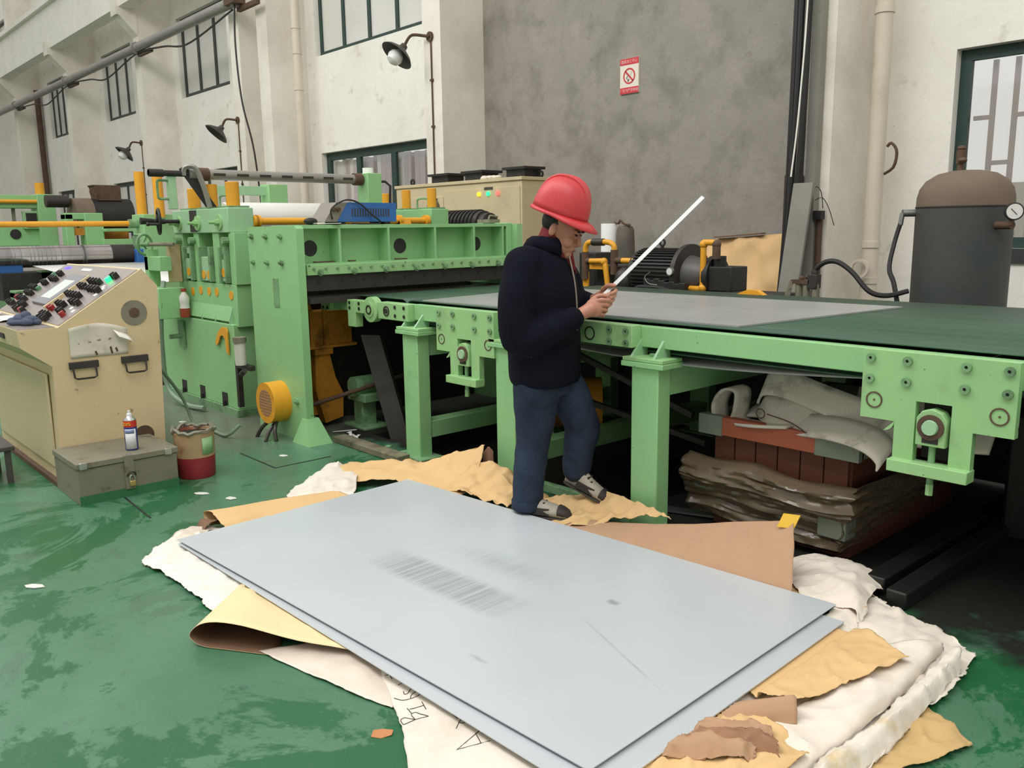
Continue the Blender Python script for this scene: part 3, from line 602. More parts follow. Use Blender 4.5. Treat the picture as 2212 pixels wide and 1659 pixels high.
# cross beam with open compartments facing the conveyor
bm_ = MB().box(-5.72,-5.43,2.845,4.72,1.17,1.49).box(-5.70,-5.30,2.845,4.72,1.47,1.495).box(-5.70,-5.29,2.845,4.72,1.215,1.235)
beam = bm_.build('cross_beam', 'mint', sh, smooth=False)
for yy in (2.85,3.155,3.565,3.99,4.375,4.68): MB().box(-5.43,-5.30,yy-.009,yy+.009,1.235,1.47).build('rib', 'mint', beam, smooth=False)
for yy in (2.99,3.75,4.49): MB().cyl((-5.427,yy,1.335),(-5.435,yy,1.335),.056,n=28).build('round_opening', 'black_iron', beam)
for yy, l in ((2.98,.16),(3.26,.05),(3.66,.1)): MB().box(-5.38,-5.35,yy,yy+l,1.236,1.244).build('scrap_bar', 'rust_iron', beam)
cl = MB().box(-5.30,-5.265,2.87,4.72,1.155,1.225).build('clamp_bar', 'mint_worn', beam, bevel=.003)
sb = MB().cyl((0,0,0),(.014,0,0),.009,n=8).mesh('bolt', 'mint_dirty'); sb2 = MB().cyl((0,0,0),(.022,0,0),.016,n=6).cyl((0,0,0),(.008,0,0),.024,n=10).mesh('hex_bolt', 'mint_dirty')
for k in range(20): inst('bolt', sb, cl, (-5.265,2.92+.092*k,1.198))
for k in range(7): inst('hex_bolt', sb2, cl, (-5.265,2.97+.27*k,1.172))
kn = MB().box(-5.34,-5.30,2.85,4.72,1.045,1.155).build('knife_bar', 'steel_dark', sh, smooth=False)
kb = MB().cyl((0,0,0),(.004,0,0),.014,n=12).mesh('knife_bolt', 'black_iron')
for k in range(10): inst('knife_bolt', kb, kn, (-5.30,2.98+.18*k,1.11))
MB().box(-5.50,-5.22,2.86,4.72,.965,1.0).build('lower_knife_table', 'steel_dark', sh, smooth=False)
MB().box(-5.95,-5.82,2.86,4.75,.0,1.168).build('table_body', 'steel_dark', sh, smooth=False)
# tooling underneath: yellow ram box, connecting rod, eccentric, pedestal bearing
yb = MB().box(-5.78,-5.60,3.03,3.40,.615,.87).build('ram_box', 'yellow_dirty', sh, bevel=.004)
for yy in (3.04,3.15): MB().box(-5.602,-5.58,yy,yy+.03,.615,.885).build('ram_rib', 'yellow_dirty', yb)
MB().box(-5.80,-5.57,3.02,3.42,.60,.62).build('ram_flange', 'yellow_dirty', yb)
MB().prism([(3.03,.87),(3.08,.87),(3.05,.955),(3.0,.955)],(-5.66,0,0),(0,1,0),(0,0,1),(.06,0,0)).build('ram_lug', 'yellow_dirty', yb, smooth=False)
MB().box(-5.70,-5.58,3.07,3.22,.55,.60).build('rod_head', 'yellow_dirty', sh, bevel=.004)
MB().prism([(3.08,.55),(3.20,.55),(3.24,.37),(3.30,.24),(3.29,.06),(3.14,.03),(3.07,.28)],(-5.68,0,0),(0,1,0),(0,0,1),(.08,0,0)).build('connecting_rod', 'yellow_dirty', sh, smooth=False)
MB().cyl((-5.85,3.10,.24),(-5.69,3.10,.24),.16,n=28).build('eccentric_disc', 'yellow_dirty', sh)
pb = MB().box(-5.54,-5.30,3.30,3.48,.20,.26).box(-5.49,-5.37,3.32,3.44,.0,.20).box(-5.57,-5.27,3.27,3.5,0,.02).build('pedestal', 'mint_dirty', sh, bevel=.004)
MB().cyl((-5.43,3.28,.31),(-5.43,3.5,.31),.075,n=24).build('pedestal_bearing', 'mint_dirty', sh)
MB().cyl((-5.45,2.95,.22),(-5.22,3.85,.42),.016,n=10).build('tie_rod', 'rust_iron', sh)
MB().obox((-5.02,3.33,.28),(.06,.04,0),(.02,-.03,.02),(-.16,-.02,.42)).build('scrap_chute', 'steel_dark', sh)
MB().obox((-3.72,3.55,.28),(.06,.04,0),(.01,-.015,.01),(-.10,-.02,.2)).build('scrap_chute', 'steel_mid', sh)
MB().cyl((-3.9,3.7,.35),(-3.6,4.0,.35),.16,n=24).build('eccentric_disc', 'yellow_dirty', sh)
MB().box(-4.3,-3.9,3.75,4.1,0,.36).build('gear_housing', 'mint_dirty', sh, bevel=.01)
o = MB().box(-5.14,-4.36,2.93,3.03,0,.045).build('pit_kerb', 'concrete_dirty', bevel=.006); tag(o, 'dirty concrete kerb along the pit under the conveyor', 'kerb')
MB().box(-5.3,2.6,5.06,5.08,0.02,.93).build('rear_light_block', 'black_iron', cv)  # unseen plate, added to keep light from under the belt
for a, b in (((-5.62,2.70,.12),(-5.68,2.62,.0)),((-5.52,2.70,.12),(-5.46,2.66,.0)),((-5.55,2.72,.12),(-5.5,2.60,.0))): MB().tube(crv([a,((a[0]+b[0])/2,(a[1]+b[1])/2-.01,.07),b],8),.014,6).build('drain_hose', 'steel_dark', sh)
# oil-mist bottle bracket on the shear side plate
ob = thing('oil_filter_bowl', (-6.1,2.70,.45), 'clear grey filter bowl on a bracket beside the shear side plate', 'filter')
MB().cyl((-6.08,2.72,.47),(-6.08,2.72,.64),.042,n=20).build('bowl', 'glass_frost', ob); MB().cyl((-6.08,2.72,.64),(-6.08,2.72,.68),.05,n=20).build('cap', 'tool_grey', ob)
MB().box(-6.20,-5.97,2.74,2.78,.43,.47).box(-6.24,-6.20,2.74,2.78,.12,.48).build('bracket', 'steel_dark', ob, bevel=.003)
MB().cyl((-6.05,2.70,.40),(-5.98,2.70,.44),.02,n=10).build('valve', 'steel_dark', ob)
# welding set on the beam
wd = thing('welding_set', (-5.47,3.35,1.497), 'blue and grey welding power box with black lead on the shear beam', 'welder')
by0, by1, bz = 3.08, 3.68, 1.515
MB().prism([(by0+.10,bz),(by1,bz),(by1,bz+.135),(by0+.19,bz+.135)],(-5.58,0,0),(0,1,0),(0,0,1),(.22,0,0)).build('blue_cover', 'blue_paint', wd, smooth=False)
MB().prism([(by0,bz),(by0+.10,bz),(by0+.19,bz+.135),(by0+.10,bz+.135),(by0+.02,bz+.03)],(-5.575,0,0),(0,1,0),(0,0,1),(.21,0,0)).build('front_panel', 'welder_grey', wd, smooth=False)
for k in range(15): MB().box(-5.362,-5.356,by0+.22+.022*k,by0+.228+.022*k,bz+.035,bz+.095).build('vent_slot', 'ink', wd, smooth=False)
for yy in (by0+.12,by1-.1): MB().box(-5.57,-5.37,yy,yy+.05,1.497,bz).build('foot', 'rubber', wd)
for yy in (.075,.11): MB().cyl((-5.365,by0+yy,bz+.085),(-5.345,by0+yy,bz+.085),.014,n=12).build('knob', 'rust_iron', wd)
MB().tube(crv([(-5.36,by0+.06,bz+.02),(-5.33,by0+.04,bz+.09),(-5.34,by0+.16,bz+.15),(-5.34,by0+.27,bz+.13),(-5.32,by0+.36,bz+.05),(-5.32,by0+.43,bz-.012),(-5.33,by0+.2,bz-.012)],30),.006,6).build('lead', 'cable_black', wd)
o = MB().ell((-5.40,2.99,1.52),(.04,.05,.025)).build('rag', 'rubber'); tag(o, 'small black rag lying on the shear beam end', 'rag')
o = MB().bar((-5.36,3.02,1.502),(-5.28,3.16,1.505),.045,.004).bar((-5.40,2.98,1.503),(-5.33,3.06,1.51),.03,.004).build('paper_scrap', 'paper'); tag(o, 'crumpled white paper strip lying on the shear beam', 'paper')
o = MB().box(-5.6,-5.45,4.66,4.78,1.5,1.53).tube(crv([(-5.5,4.7,1.53),(-5.5,4.72,1.56),(-5.5,4.8,1.55)],8),.008).build('magnet_clamp', 'tool_grey'); tag(o, 'small grey clamp left on top of the shear end', 'clamp')
# ------------------------------------------------------------------ roll feeder (leveller) upstream of the shear
rf = thing('roll_feeder', (-7.0,3.9,0), 'mint green roll feeder with yellow cylinders, guide slots and hand wheels behind the console', 'machine')
F = 2.85
for (ya, yb, near) in ((2.84,3.05,True),(4.78,4.98,False)):
    hb = MB().box(-7.52,-6.40,ya,yb,1.45,1.64).build('head_block', 'mint_pale' if near else 'mint', rf, bevel=.006)
    for x, zb in ((-7.28,1.62),(-6.93,1.64),(-6.52,1.64)):
        h = .20 if near else .19
        MB().cyl((x,(ya+yb)/2,zb),(x,(ya+yb)/2,zb+h),.052 if near else .043,n=20).build('cylinder', 'yellow', hb, bevel=.004)
        MB().box(x-.1,x+.1,ya+.02,yb-.02,1.64,1.655).build('cylinder_plate', 'mint_dirty', hb)
    for x in (-7.38,-6.98,-6.56): MB().cyl((x,ya,1.53),(x,ya-.012,1.53),.06,n=20).cyl((x,ya-.01,1.53),(x,ya-.09,1.53),.012,n=8).cyl((x,ya-.01,1.53),(x,ya-.04,1.53),.026,n=6).build('adjuster', 'mint_worn', hb)
    MB().tube(crv([(-6.75,ya+.1,1.655),(-6.75,ya+.1,1.72),(-6.72,ya+.1,1.74),(-6.6,ya+.1,1.74),(-6.58,ya+.1,1.72),(-6.58,ya+.1,1.655)],16),.009,6).build('lifting_eye', 'mint_dirty', hb)
MB().box(-7.14,-7.0,2.836,2.842,1.46,1.635).build('bare_patch', 'steel_dark', rf)
# near housing: columns between the slots, lower body
for a, b in ((-7.52,-7.36),(-7.12,-7.02),(-6.74,-6.62),(-6.44,-6.34)): MB().box(a,b,F,3.05,1.05,1.45).build('housing_column', 'mint', rf, bevel=.004)
MB().box(-7.52,-6.34,2.98,3.05,1.05,1.45).build('slot_back', 'mint_dirty', rf)
for a, b in ((-7.33,-7.30),(-7.17,-7.14),(-6.99,-6.97),(-6.79,-6.76),(-6.60,-6.57),(-6.49,-6.46)): MB().box(a,b,F-.03,F+.06,1.06,1.34).build('guide_rail', 'mint_dirty', rf, bevel=.003)
for (a, b, zz, zt) in ((-7.30,-7.17,1.07,1.24),(-6.97,-6.79,1.065,1.26),(-6.57,-6.49,1.07,1.24)): MB().box(a,b,F-.012,F+.04,zz,zt).build('chock', 'mint_pale', rf, bevel=.004)
for x in (-7.24,-6.53): MB().box(x-.05,x+.05,F+.0,F+.05,1.28,1.33).build('chock_clamp', 'mint_pale', rf, bevel=.003)
for x in (-7.4,-7.1,-6.45): MB().cyl((x,F,1.39),(x,F-.05,1.39),.028,n=8).build('clamp_nut', 'mint_dirty', rf)
dot = MB().cyl((0,0,0),(0,-.004,0),.035,n=20).mesh('yellow_plug', 'yellow')
for x, z in ((-7.24,1.13),(-6.93,1.115),(-6.83,1.115),(-6.54,1.14),(-7.22,.965),(-7.05,.98),(-6.88,.98),(-6.73,.98),(-6.46,.965)):
    inst('yellow_plug', dot, rf, (x,F-(.013 if z > 1.05 else 0),z))
MB().box(-7.52,-6.36,F,3.05,.72,1.05).build('housing_body', 'mint', rf, bevel=.004)
MB().box(-8.10,-6.40,F-.03,3.10,.06,.74).build('base_body', 'mint', rf, bevel=.006)
MB().box(-8.12,-6.38,F-.05,3.12,0,.06).build('base_foot', 'mint_dirty', rf)
MB().box(-7.52,-6.36,4.78,4.98,0,1.45).build('housing_body', 'mint', rf, bevel=.004)
for x in (-8.0,-7.5,-7.1,-6.65): MB().box(x-.05,x+.05,F-.034,F-.02,.07,.17).cyl((x,F-.04,.06),(x,F-.04,.1),.016,n=6).build('anchor_pocket', 'black_iron', rf)
for k in range(4):
    x = -7.28+.27*k; MB().prism([(F-.03,.74),(F-.03,.78),(F+.02,.93),(F+.02,.74)],(x,0,0),(0,1,0),(0,0,1),(.012,0,0)).build('stiffener', 'mint_pale', rf, smooth=False)
MB().add([(-7.28,F+.015,.92),(-6.46,F+.015,.92),(-6.46,F-.028,.76),(-7.28,F-.028,.76)],[(0,1,2,3)]).build('tray_back', 'mint', rf, solid=.006, smooth=False)
# upper work rolls and tie rods
for x in (-7.24,-6.88,-6.53):
    for z in (1.32,1.10): MB().cyl((x,3.05,z),(x,4.78,z),.085,n=24).build('work_roll', 'roll_steel', rf)
tr = MB().cyl((-6.43,3.04,1.535),(-6.43,4.74,1.535),.028,n=16).build('tie_rod', 'yellow', rf)
for ys in (3.05,3.07,4.42,4.72): MB().cyl((-6.43,ys,1.535),(-6.43,ys+.04,1.535),.05,n=16).build('tie_nut', 'yellow', tr)
for ys in (4.44,): MB().cyl((-6.43,ys-.02,1.50),(-6.43,ys+.10,1.50),.05,n=8).build('tie_nut', 'yellow', tr)
# film shaft on posts above the housings
fs = thing('film_shaft', (-6.9,3.5,1.64), 'long worn metal film shaft on green posts above the roll feeder', 'shaft')
MB().cyl((-6.9,2.76,1.915),(-6.9,4.36,1.915),.042,n=18).build('shaft', 'iron_pipe', fs)
for k in range(7): MB().box(-6.862,-6.855,2.95+.2*k,3.05+.2*k,1.905,1.925).build('shaft_key', 'steel_dark', fs)
MB().cyl((-6.9,2.45,1.915),(-6.9,2.76,1.915),.024,n=12).build('journal', 'black_iron', fs); MB().cyl((-6.9,2.84,1.915),(-6.9,2.92,1.915),.052,n=16).build('collar', 'rust_iron', fs); MB().cyl((-6.9,4.28,1.915),(-6.9,4.36,1.915),.055,n=16).build('collar', 'rust_iron', fs)
MB().cyl((-6.9,2.45,1.915),(-6.9,2.56,1.915),.03,n=10).build('grip', 'black_iron', fs)
MB().bar((-6.9,2.72,1.97),(-6.86,2.95,1.60),.07,.02,up=(1,0,0)).build('brake_strap', 'black_iron', fs)
pl = MB().tube(crv([(-6.88,2.715,1.90),(-6.87,2.72,1.955),(-6.84,2.76,1.97),(-6.82,2.80,1.94),(-6.80,2.84,1.80),(-6.79,2.87,1.65)],20),[.02]*20,4).build('brake_band', 'iron_pipe', fs)
MB().box(-6.96,-6.90,2.60,2.66,1.64,1.90).build('post', 'mint_pale', fs, bevel=.004); MB().box(-6.98,-6.80,4.37,4.52,1.5,1.97).build('post', 'mint', fs, bevel=.006)
MB().cyl((-6.9,4.44,1.97),(-6.9,4.44,2.02),.05,n=16).build('post_cap', 'film_white', fs)
MB().tube([(-6.88,4.52,1.9),(-6.86,4.60,1.9),(-6.84,4.64,1.86),(-6.84,4.63,1.70)],.012,6).build('crank', 'black_iron', fs)
MB().tube(crv([(-6.93,2.60,1.86),(-6.93,2.53,1.86),(-6.93,2.52,1.83),(-6.93,2.52,1.75),(-6.93,2.53,1.72),(-6.93,2.60,1.72)],16),.010,6).build('handle', 'mint_dirty', fs)
o = MB().lathe([(.05,0),(.11,0.0),(.115,.01),(.115,.98),(.10,1.0),(.05,1.0)],(-6.98,3.06,1.585),(0,1,0),30).build('film_roll', 'film_white'); tag(o, 'wide roll of bright white protective film in the roll feeder', 'film roll')
# guide frame behind film roll
t = thing('guide_frame', (-9.2,4.0,1.2), 'pale green guide frame standing behind the white film roll', 'frame')
MB().box(-9.3,-9.2,3.75,4.65,1.86,1.96).build('cross_bar', 'mint_pale', t, bevel=.004); MB().box(-9.34,-9.12,4.55,4.78,0,1.98).build('post', 'mint', t, bevel=.005)
# hand wheels on the near side
def handwheel(c, ax, r, m, parent, name='hand_wheel'):
    c = Vector(c); ax = Vector(ax).normalized(); a = ax.orthogonal().normalized(); b = ax.cross(a); mb = MB()
    mb.tube([c+(a*math.cos(t)+b*math.sin(t))*r for t in [2*math.pi*i/24 for i in range(24)]],r*.13,8,True)
    for k in range(3):
        t = 2*math.pi*k/3+.4; mb.cyl(c-ax*.02,c+(a*math.cos(t)+b*math.sin(t))*r,r*.10,n=6)
    mb.cyl(c-ax*.03,c+ax*.05,r*.22,n=12)
    t = 1.0; e = c+(a*math.cos(t)+b*math.sin(t))*r; mb.cyl(e,e-ax*r*.9,r*.11,n=8); mb.ell(e-ax*r*.95,(r*.17,)*3,None,8,6)
    return mb.build(name, m, parent)
handwheel((-7.35,2.66,1.55),(0.25,1,0),.10,'black_iron',rf); MB().cyl((-7.36,2.62,1.55),(-7.34,2.84,1.55),.016,n=8).build('spindle', 'black_iron', rf); MB().cyl((-7.38,2.52,1.555),(-7.37,2.66,1.55),.03,.018,n=12).build('knob', 'black_iron', rf)
handwheel((-7.62,2.62,1.36),(1,0.5,0),.085,'mint_dirty',rf); MB().cyl((-7.62,2.63,1.36),(-7.3,2.75,1.36),.016,n=8).build('spindle', 'tool_grey', rf)
# left side strip guide frame
MB().box(-7.66,-7.58,2.62,2.72,.74,1.32).build('guide_post', 'mint', rf, bevel=.004); MB().box(-7.66,-7.30,2.62,2.72,1.14,1.26).build('guide_cross', 'mint', rf, bevel=.004)
MB().box(-7.46,-7.40,2.74,2.84,1.04,1.36).build('guide_block', 'beige_pink', rf, bevel=.004); MB().box(-7.60,-7.28,2.58,2.80,.74,1.0).build('gear_box', 'mint', rf, bevel=.006)
MB().lathe([(0,0),(.09,0),(.09,.03),(.05,.05),(.05,.09),(0,.09)],(-7.47,2.58,.9),(0,-1,0),24).build('gear_cover', 'mint_worn', rf)
lu = MB().box(-7.50,-7.38,2.80,2.815,.47,.70).build('lubricator', 'mint_dirty', rf); MB().cyl((-7.44,2.80,.57),(-7.44,2.70,.57),.02,n=8).build('lubricator_spout', 'mint_dirty', lu)
hk = MB().prism([(0,0),(.02,-.03),(.06,.0),(.10,.055),(.15,.065),(.19,.04),(.20,-.06),(.235,-.085),(.24,.10),(.22,.13),(.14,.13),(.07,.09)],(-6.72,F-.05,.58),(1,0,0),(0,0,1),(0,.012,0)).build('hook_lever', 'yellow', rf, smooth=False)
tag(hk, 'yellow curved hook lever')
# hoses
tag(MB().tube(crv([(-7.36,2.66,1.05),(-7.30,2.60,.85),(-7.36,2.60,.5),(-7.36,2.62,.15),(-7.1,2.66,.03),(-6.8,2.70,.03)],40),.022,8).build('cable_hose', 'hose_grey'), 'thick grey-green cable hose hanging down the roll feeder base', 'hose')
tag(MB().tube(crv([(-6.2,1.93,.9),(-6.2,2.1,.6),(-6.35,2.35,.25),(-6.3,2.42,.02),(-6.05,2.45,.012),(-5.8,2.45,.02),(-5.72,2.52,.10)],50),.012,8).build('air_hose', 'hose_grey'), 'thin pale green hose looping across the floor to the orange fan', 'hose')
bt = thing('drink_bottle', (-7.25,2.76,.745), 'plastic bottle with orange drink and orange cap on the feeder ledge', 'bottle')
MB().lathe([(0,0),(.04,0),(.042,.02),(.042,.075),(0,.075)],(-7.25,2.78,.748)).build('drink', 'oil_orange', bt); MB().lathe([(.042,.076),(.038,.10),(.042,.13),(.042,.17),(.02,.205),(.018,.22),(0,.22)],(-7.25,2.78,.748)).build('body', 'glass_frost', bt); MB().cyl((-7.25,2.78,.965),(-7.25,2.78,.99),.022,n=14).build('cap', 'oil_orange', bt)
# strip running into the feeder, and coil loop
o = MB().grid([[(x,y,z) for y in (3.15,4.7)] for x, z in ((-13.8,1.02),(-12,.93),(-10,.90),(-8.6,.98),(-7.5,1.21))]).build('steel_strip', 'film_white', solid=.004); tag(o, 'bright steel strip running from the far roll into the roll feeder', 'steel strip')  # white colour stands in for window light reflected by the steel
# ------------------------------------------------------------------ far end of the line
st = thing('far_roll_stand', (-14.0,3.9,0), 'far mint green roll stand with big banded steel roll and yellow tie bar', 'machine')
MB().cyl((-14,2.6,1.145),(-14,4.28,1.145),.155,n=36).build('big_roll', 'roll_steel', st); MB().cyl((-14,4.28,1.145),(-14,4.62,1.145),.15,n=30).build('roll_end', 'steel_dark', st)
for k, yy in enumerate((2.9,2.95,3.03,3.15,3.2,3.25,3.3,3.36,3.42,3.48,3.56,3.85,3.87)): MB().ring((-14,yy,1.145),(0,1,0),.14,.1565,.012 if k < 11 else .05,30).build('roll_band', 'steel_mid', st)
MB().cyl((-14,2.4,1.61),(-14,4.62,1.61),.042,n=14).build('tie_bar', 'yellow', st)
hs = MB().box(-14.25,-13.75,4.74,5.3,.2,1.75).build('housing', 'mint', st, bevel=.01); MB().cyl((-14,4.6,1.61),(-14,4.76,1.61),.07,n=10).build('nut', 'mint_dirty', hs)
MB().box(-14.26,-14.0,4.72,4.735,1.2,1.42).build('pocket', 'mint_dirty', hs)
MB().cyl((-14.0,4.82,1.75),(-14.0,4.82,2.40),.075,n=18).build('cylinder', 'yellow', hs); MB().cyl((-13.6,4.95,1.70),(-13.6,4.95,2.33),.075,n=18).build('cylinder', 'yellow', hs)
MB().box(-14.1,-13.75,4.60,4.80,.9,1.22).build('bearing_block', 'blue_paint', st, bevel=.01); MB().box(-14.2,-13.9,2.55,3.05,.8,1.1).build('bearing_block', 'blue_paint', st, bevel=.01)
MB().box(-14.4,-13.6,2.7,4.7,.55,.93).build('bed', 'black_iron', st); MB().box(-13.8,-13.6,3.2,3.6,.6,.95).build('lug', 'mint', st, bevel=.01)
MB().box(-13.2,-12.9,2.7,2.9,0,.7).box(-13.2,-12.9,3.3,3.5,0,.7).box(-13.2,-12.9,2.7,3.5,.62,.72).build('sub_frame', 'mint_dirty', st, bevel=.01)
MB().box(-13.0,-12.6,3.55,3.75,.3,.80).box(-13.0,-12.6,3.55,4.2,.70,.80).build('yellow_bracket', 'yellow_dirty', st, bevel=.01)
ar = thing('far_arch_frame', (-20,4.5,0), 'distant green arch frame with window opening and yellow rods at the far left', 'machine')
MB().box(-20.3,-19.7,4.72,5.05,1.2,2.28).build('post', 'mint', ar, bevel=.01); MB().box(-20.2,-19.8,2.2,4.75,2.0,2.26).build('top_beam', 'mint', ar, bevel=.01)
MB().cyl((-19.75,2.2,2.13),(-19.75,4.8,2.13),.04,n=10).build('tie_bar', 'yellow', ar); MB().box(-20.2,-19.9,2.2,4.75,1.24,1.62).build('lower_beam', 'mint', ar, bevel=.01)
MB().cyl((-19.88,4.3,1.48),(-19.9,4.3,1.48),.10,n=20).build('round_opening', 'black_iron', ar)
MB().box(-19.9,-19.8,4.45,4.75,1.58,1.94).build('machine_window', 'bucket_mint', ar, bevel=.01); MB().box(-19.79,-19.78,4.5,4.7,1.62,1.90).build('window_glass', 'black_iron', ar)
MB().cyl((-20,4.86,2.28),(-20,4.86,2.52),.09,n=16).build('cylinder', 'yellow', ar)
for yy in (3.9,4.05): MB().cyl((-20,yy,2.26),(-20,yy,2.42),.05,n=12).build('cylinder', 'yellow', ar)
for yy in (3.5,4.0,4.3): MB().box(-20.05,-19.95,yy,yy+.05,1.62,2.0).build('rail_post', 'tool_grey', ar)
MB().box(-20.5,-19.6,2.2,5.2,1.1,1.24).build('plate', 'mint_dirty', ar); MB().box(-20.5,-19.6,2.2,5.2,0,.5).build('bed', 'mint_dirty', ar)
ug = thing('far_guide_stand', (-18,5,0), 'distant green portal stand in front of the big dark motor', 'machine')
MB().box(-18.15,-17.85,4.72,4.86,.4,1.84).build('post', 'mint', ug, bevel=.01); MB().box(-18.2,-17.8,5.05,5.38,.4,1.86).build('post', 'mint', ug, bevel=.01); MB().box(-18.15,-17.85,4.72,5.3,1.74,1.86).build('top_beam', 'mint', ug, bevel=.01)
MB().box(-18.0,-17.9,4.8,5.1,1.44,1.58).build('gear_plate', 'yellow_dirty', ug); MB().box(-18.2,-17.6,5.3,6.1,1.2,1.36).box(-18.2,-17.6,5.35,6.0,1.50,1.56).build('side_table', 'mint', ug, bevel=.01); MB().box(-18.2,-17.6,4.7,6.1,0,1.2).build('bed', 'mint_dirty', ug)
fm = thing('far_motor', (-18.6,5.8,1.2), 'big dark brown motor with square terminal box at the far left', 'motor')
MB().cyl((-18.6,5.2,1.82),(-18.6,6.15,1.82),.34,n=32).build('body', 'black_iron', fm); MB().cyl((-18.6,5.05,1.82),(-18.6,5.4,1.82),.345,n=32).build('cowl', 'tank_dust', fm)
MB().prism([(5.5,2.12),(5.95,2.12),(5.95,2.40),(5.98,2.42),(5.44,2.42),(5.47,2.38)],(-18.8,0,0),(0,1,0),(0,0,1),(.4,0,0)).build('terminal_box', 'rust_iron', fm, smooth=False); MB().ring((-18.35,5.42,2.28),(1,0,0),.05,.08,.03).build('lifting_eye', 'rust_iron', fm)
MB().box(-18.9,-18.3,5.3,6.0,0,1.5).build('base', 'yellow_dirty', fm); MB().cyl((-18.6,4.6,2.1),(-18.6,5.0,2.1),.12,n=20).build('small_motor', 'steel_dark', fm)
# drive motor seen past the far housing
dm = thing('drive_motor', (-6.4,5.25,0), 'dark grey ribbed drive motor behind the far feeder housing', 'motor')
MB().cyl((-6.75,5.25,1.50),(-6.2,5.25,1.50),.12,n=28).build('body', 'steel_dark', dm)
for k in range(9): MB().ring((-6.72+.055*k,5.25,1.50),(1,0,0),.11,.135,.018).build('cooling_rib', 'black_iron', dm)
MB().cyl((-6.2,5.25,1.50),(-6.12,5.25,1.50),.10,n=24).build('end_cap', 'steel_dark', dm); MB().box(-6.75,-6.2,5.1,5.4,0,1.40).build('stand', 'mint_dirty', dm)
o = MB().tube(crv([(-6.85,5.1,1.60),(-7.0,5.25,1.70),(-7.15,5.4,1.62),(-7.2,5.5,1.0),(-7.2,5.5,.0)],20),.05,10).build('air_duct', 'tool_grey'); tag(o, 'grey ribbed air duct curving down behind the yellow cylinders', 'duct')
# ------------------------------------------------------------------ control console
cs = thing('control_console', (-6.1,1.5,0), 'beige sloped control console covered in knobs with a side handle plate', 'console')
prof = [(1.25,.02),(1.85,.02),(1.885,1.14),(1.80,1.245),(1.31,.93),(1.10,.93),(1.11,.83),(1.26,.71)]
body = MB().prism(prof,(-6.86,0,0),(0,1,0),(0,0,1),(1.515,0,0)).build('body', 'beige', cs, smooth=False)
MB().prism(prof,(-5.345,0,0),(0,1,0),(0,0,1),(.015,0,0)).build('side_panel', 'beige_pink', cs, smooth=False)
MB().box(-6.80,-5.42,1.238,1.252,.10,.66).build('front_panel', 'cabinet', cs, bevel=.006)
MB().box(-6.86,-5.33,1.22,1.87,0,.03).build('plinth', 'rust_iron', cs)
MB().box(-5.75,-5.66,1.098,1.112,.86,.89).build('drawer_lock', 'steel_dark', cs)
sl = Vector((0,.49,.315)).normalized(); sn = Vector((0,-.315,.49)).normalized(); so = Vector((0,1.31,.93))
def sp(x, v, h=0.0): return so+Vector((x,0,0))+sl*v+sn*h
MB().obox(sp(-6.09,.29,.002),(.74,0,0),sl*.275,sn*.003).build('panel_plate', 'panel_metal', cs)
MB().box(-6.85,-5.345,1.105,1.30,.930,.934).build('shelf_plate', 'panel_metal', cs)
hm = MB().obox(sp(-6.15,.29,.012),(.17,0,0),sl*.155,sn*.012).build('operator_screen', 'hmi_grey', cs, bevel=.005); MB().obox(sp(-6.15,.285,.0245),(.11,0,0),sl*.095,sn*.001).build('screen', 'screen', hm)
MB().obox(sp(-5.94,.28,.012),(.012,0,0),sl*.17,sn*.012).build('screen_clip', 'beige', cs)
cd_ = MB()
for k in range(5): cd_.obox(sp(-6.73+.03*k,.525,.006),(.009,0,0),sl*(.018 if k % 2 else .010),sn*.001)
cd_.build('count_display', 'display_blue', cs)['kind'] = 'stuff'
MB().obox(sp(-6.22,.52,.006),(.10,0,0),sl*.012,sn*.002).build('name_strip', 'paper', cs)
kn = MB().cyl((0,0,0),tuple(sn*.014),.018,n=12).obox(tuple(sn*.024),(.008,0,0),tuple(sl*.016),tuple(sn*.012)).mesh('selector_knob', 'button_black')
kr = MB().cyl((0,0,0),tuple(sn*.03),.017,n=12).mesh('push_button', 'button_red'); kg = MB().cyl((0,0,0),tuple(sn*.024),.017,n=12).mesh('push_button', 'button_green')
random.seed(11)
spots = []
for v, xs in ((.44,(-6.60,-6.55)),(.38,(-6.62,-6.56,-6.50)),(.33,(-6.66,-6.6)),(.27,(-6.77,-6.71,-6.65,-6.6)),(.21,(-6.7,-6.64,-6.58)),(.15,(-6.76,-6.69,-6.62,-6.55)),(.09,(-6.78,-6.71,-6.64)),
              (.10,(-6.5,-6.43,-6.38)),(.05,(-6.45,-6.38,-6.31,-6.25)),(.40,(-5.78,-5.72,-5.66,-5.60)),(.345,(-5.84,-5.79,-5.73)),(.33,(-5.62,-5.56,-5.50,-5.44)),(.26,(-5.86,-5.80,-5.74,-5.68,-5.62)),(.20,(-5.60,-5.54,-5.47)),
              (.165,(-5.78,-5.72,-5.66)),(.12,(-5.84,-5.78)),(.11,(-5.60,-5.54)),(.06,(-5.80,-5.74,-5.68)),(.03,(-5.76,-5.70,-5.64)),(.47,(-5.52,-5.47))):
    for x in xs: spots.append((x,v))
for i, (x, v) in enumerate(spots):
    p = sp(x,v,.005)
    if (x,v) in ((-5.84,.12),(-5.78,.12),(-6.76,.15)) or random.random() < .03: inst('push_button', kr, cs, p)
    elif random.random() < .03: inst('push_button', kg, cs, p)
    else: inst('selector_knob', kn, cs, p)
inst('push_button', kr, cs, sp(-5.47,.09,.005)); inst('push_button', kg, cs, sp(-6.71,.345,.005)); inst('push_button', kg, cs, sp(-6.71,.43,.005))
MB().cyl(sp(-5.54,.44,.003),sp(-5.54,.44,.028),.022,n=16).build('lit_button', 'lamp_green', cs)
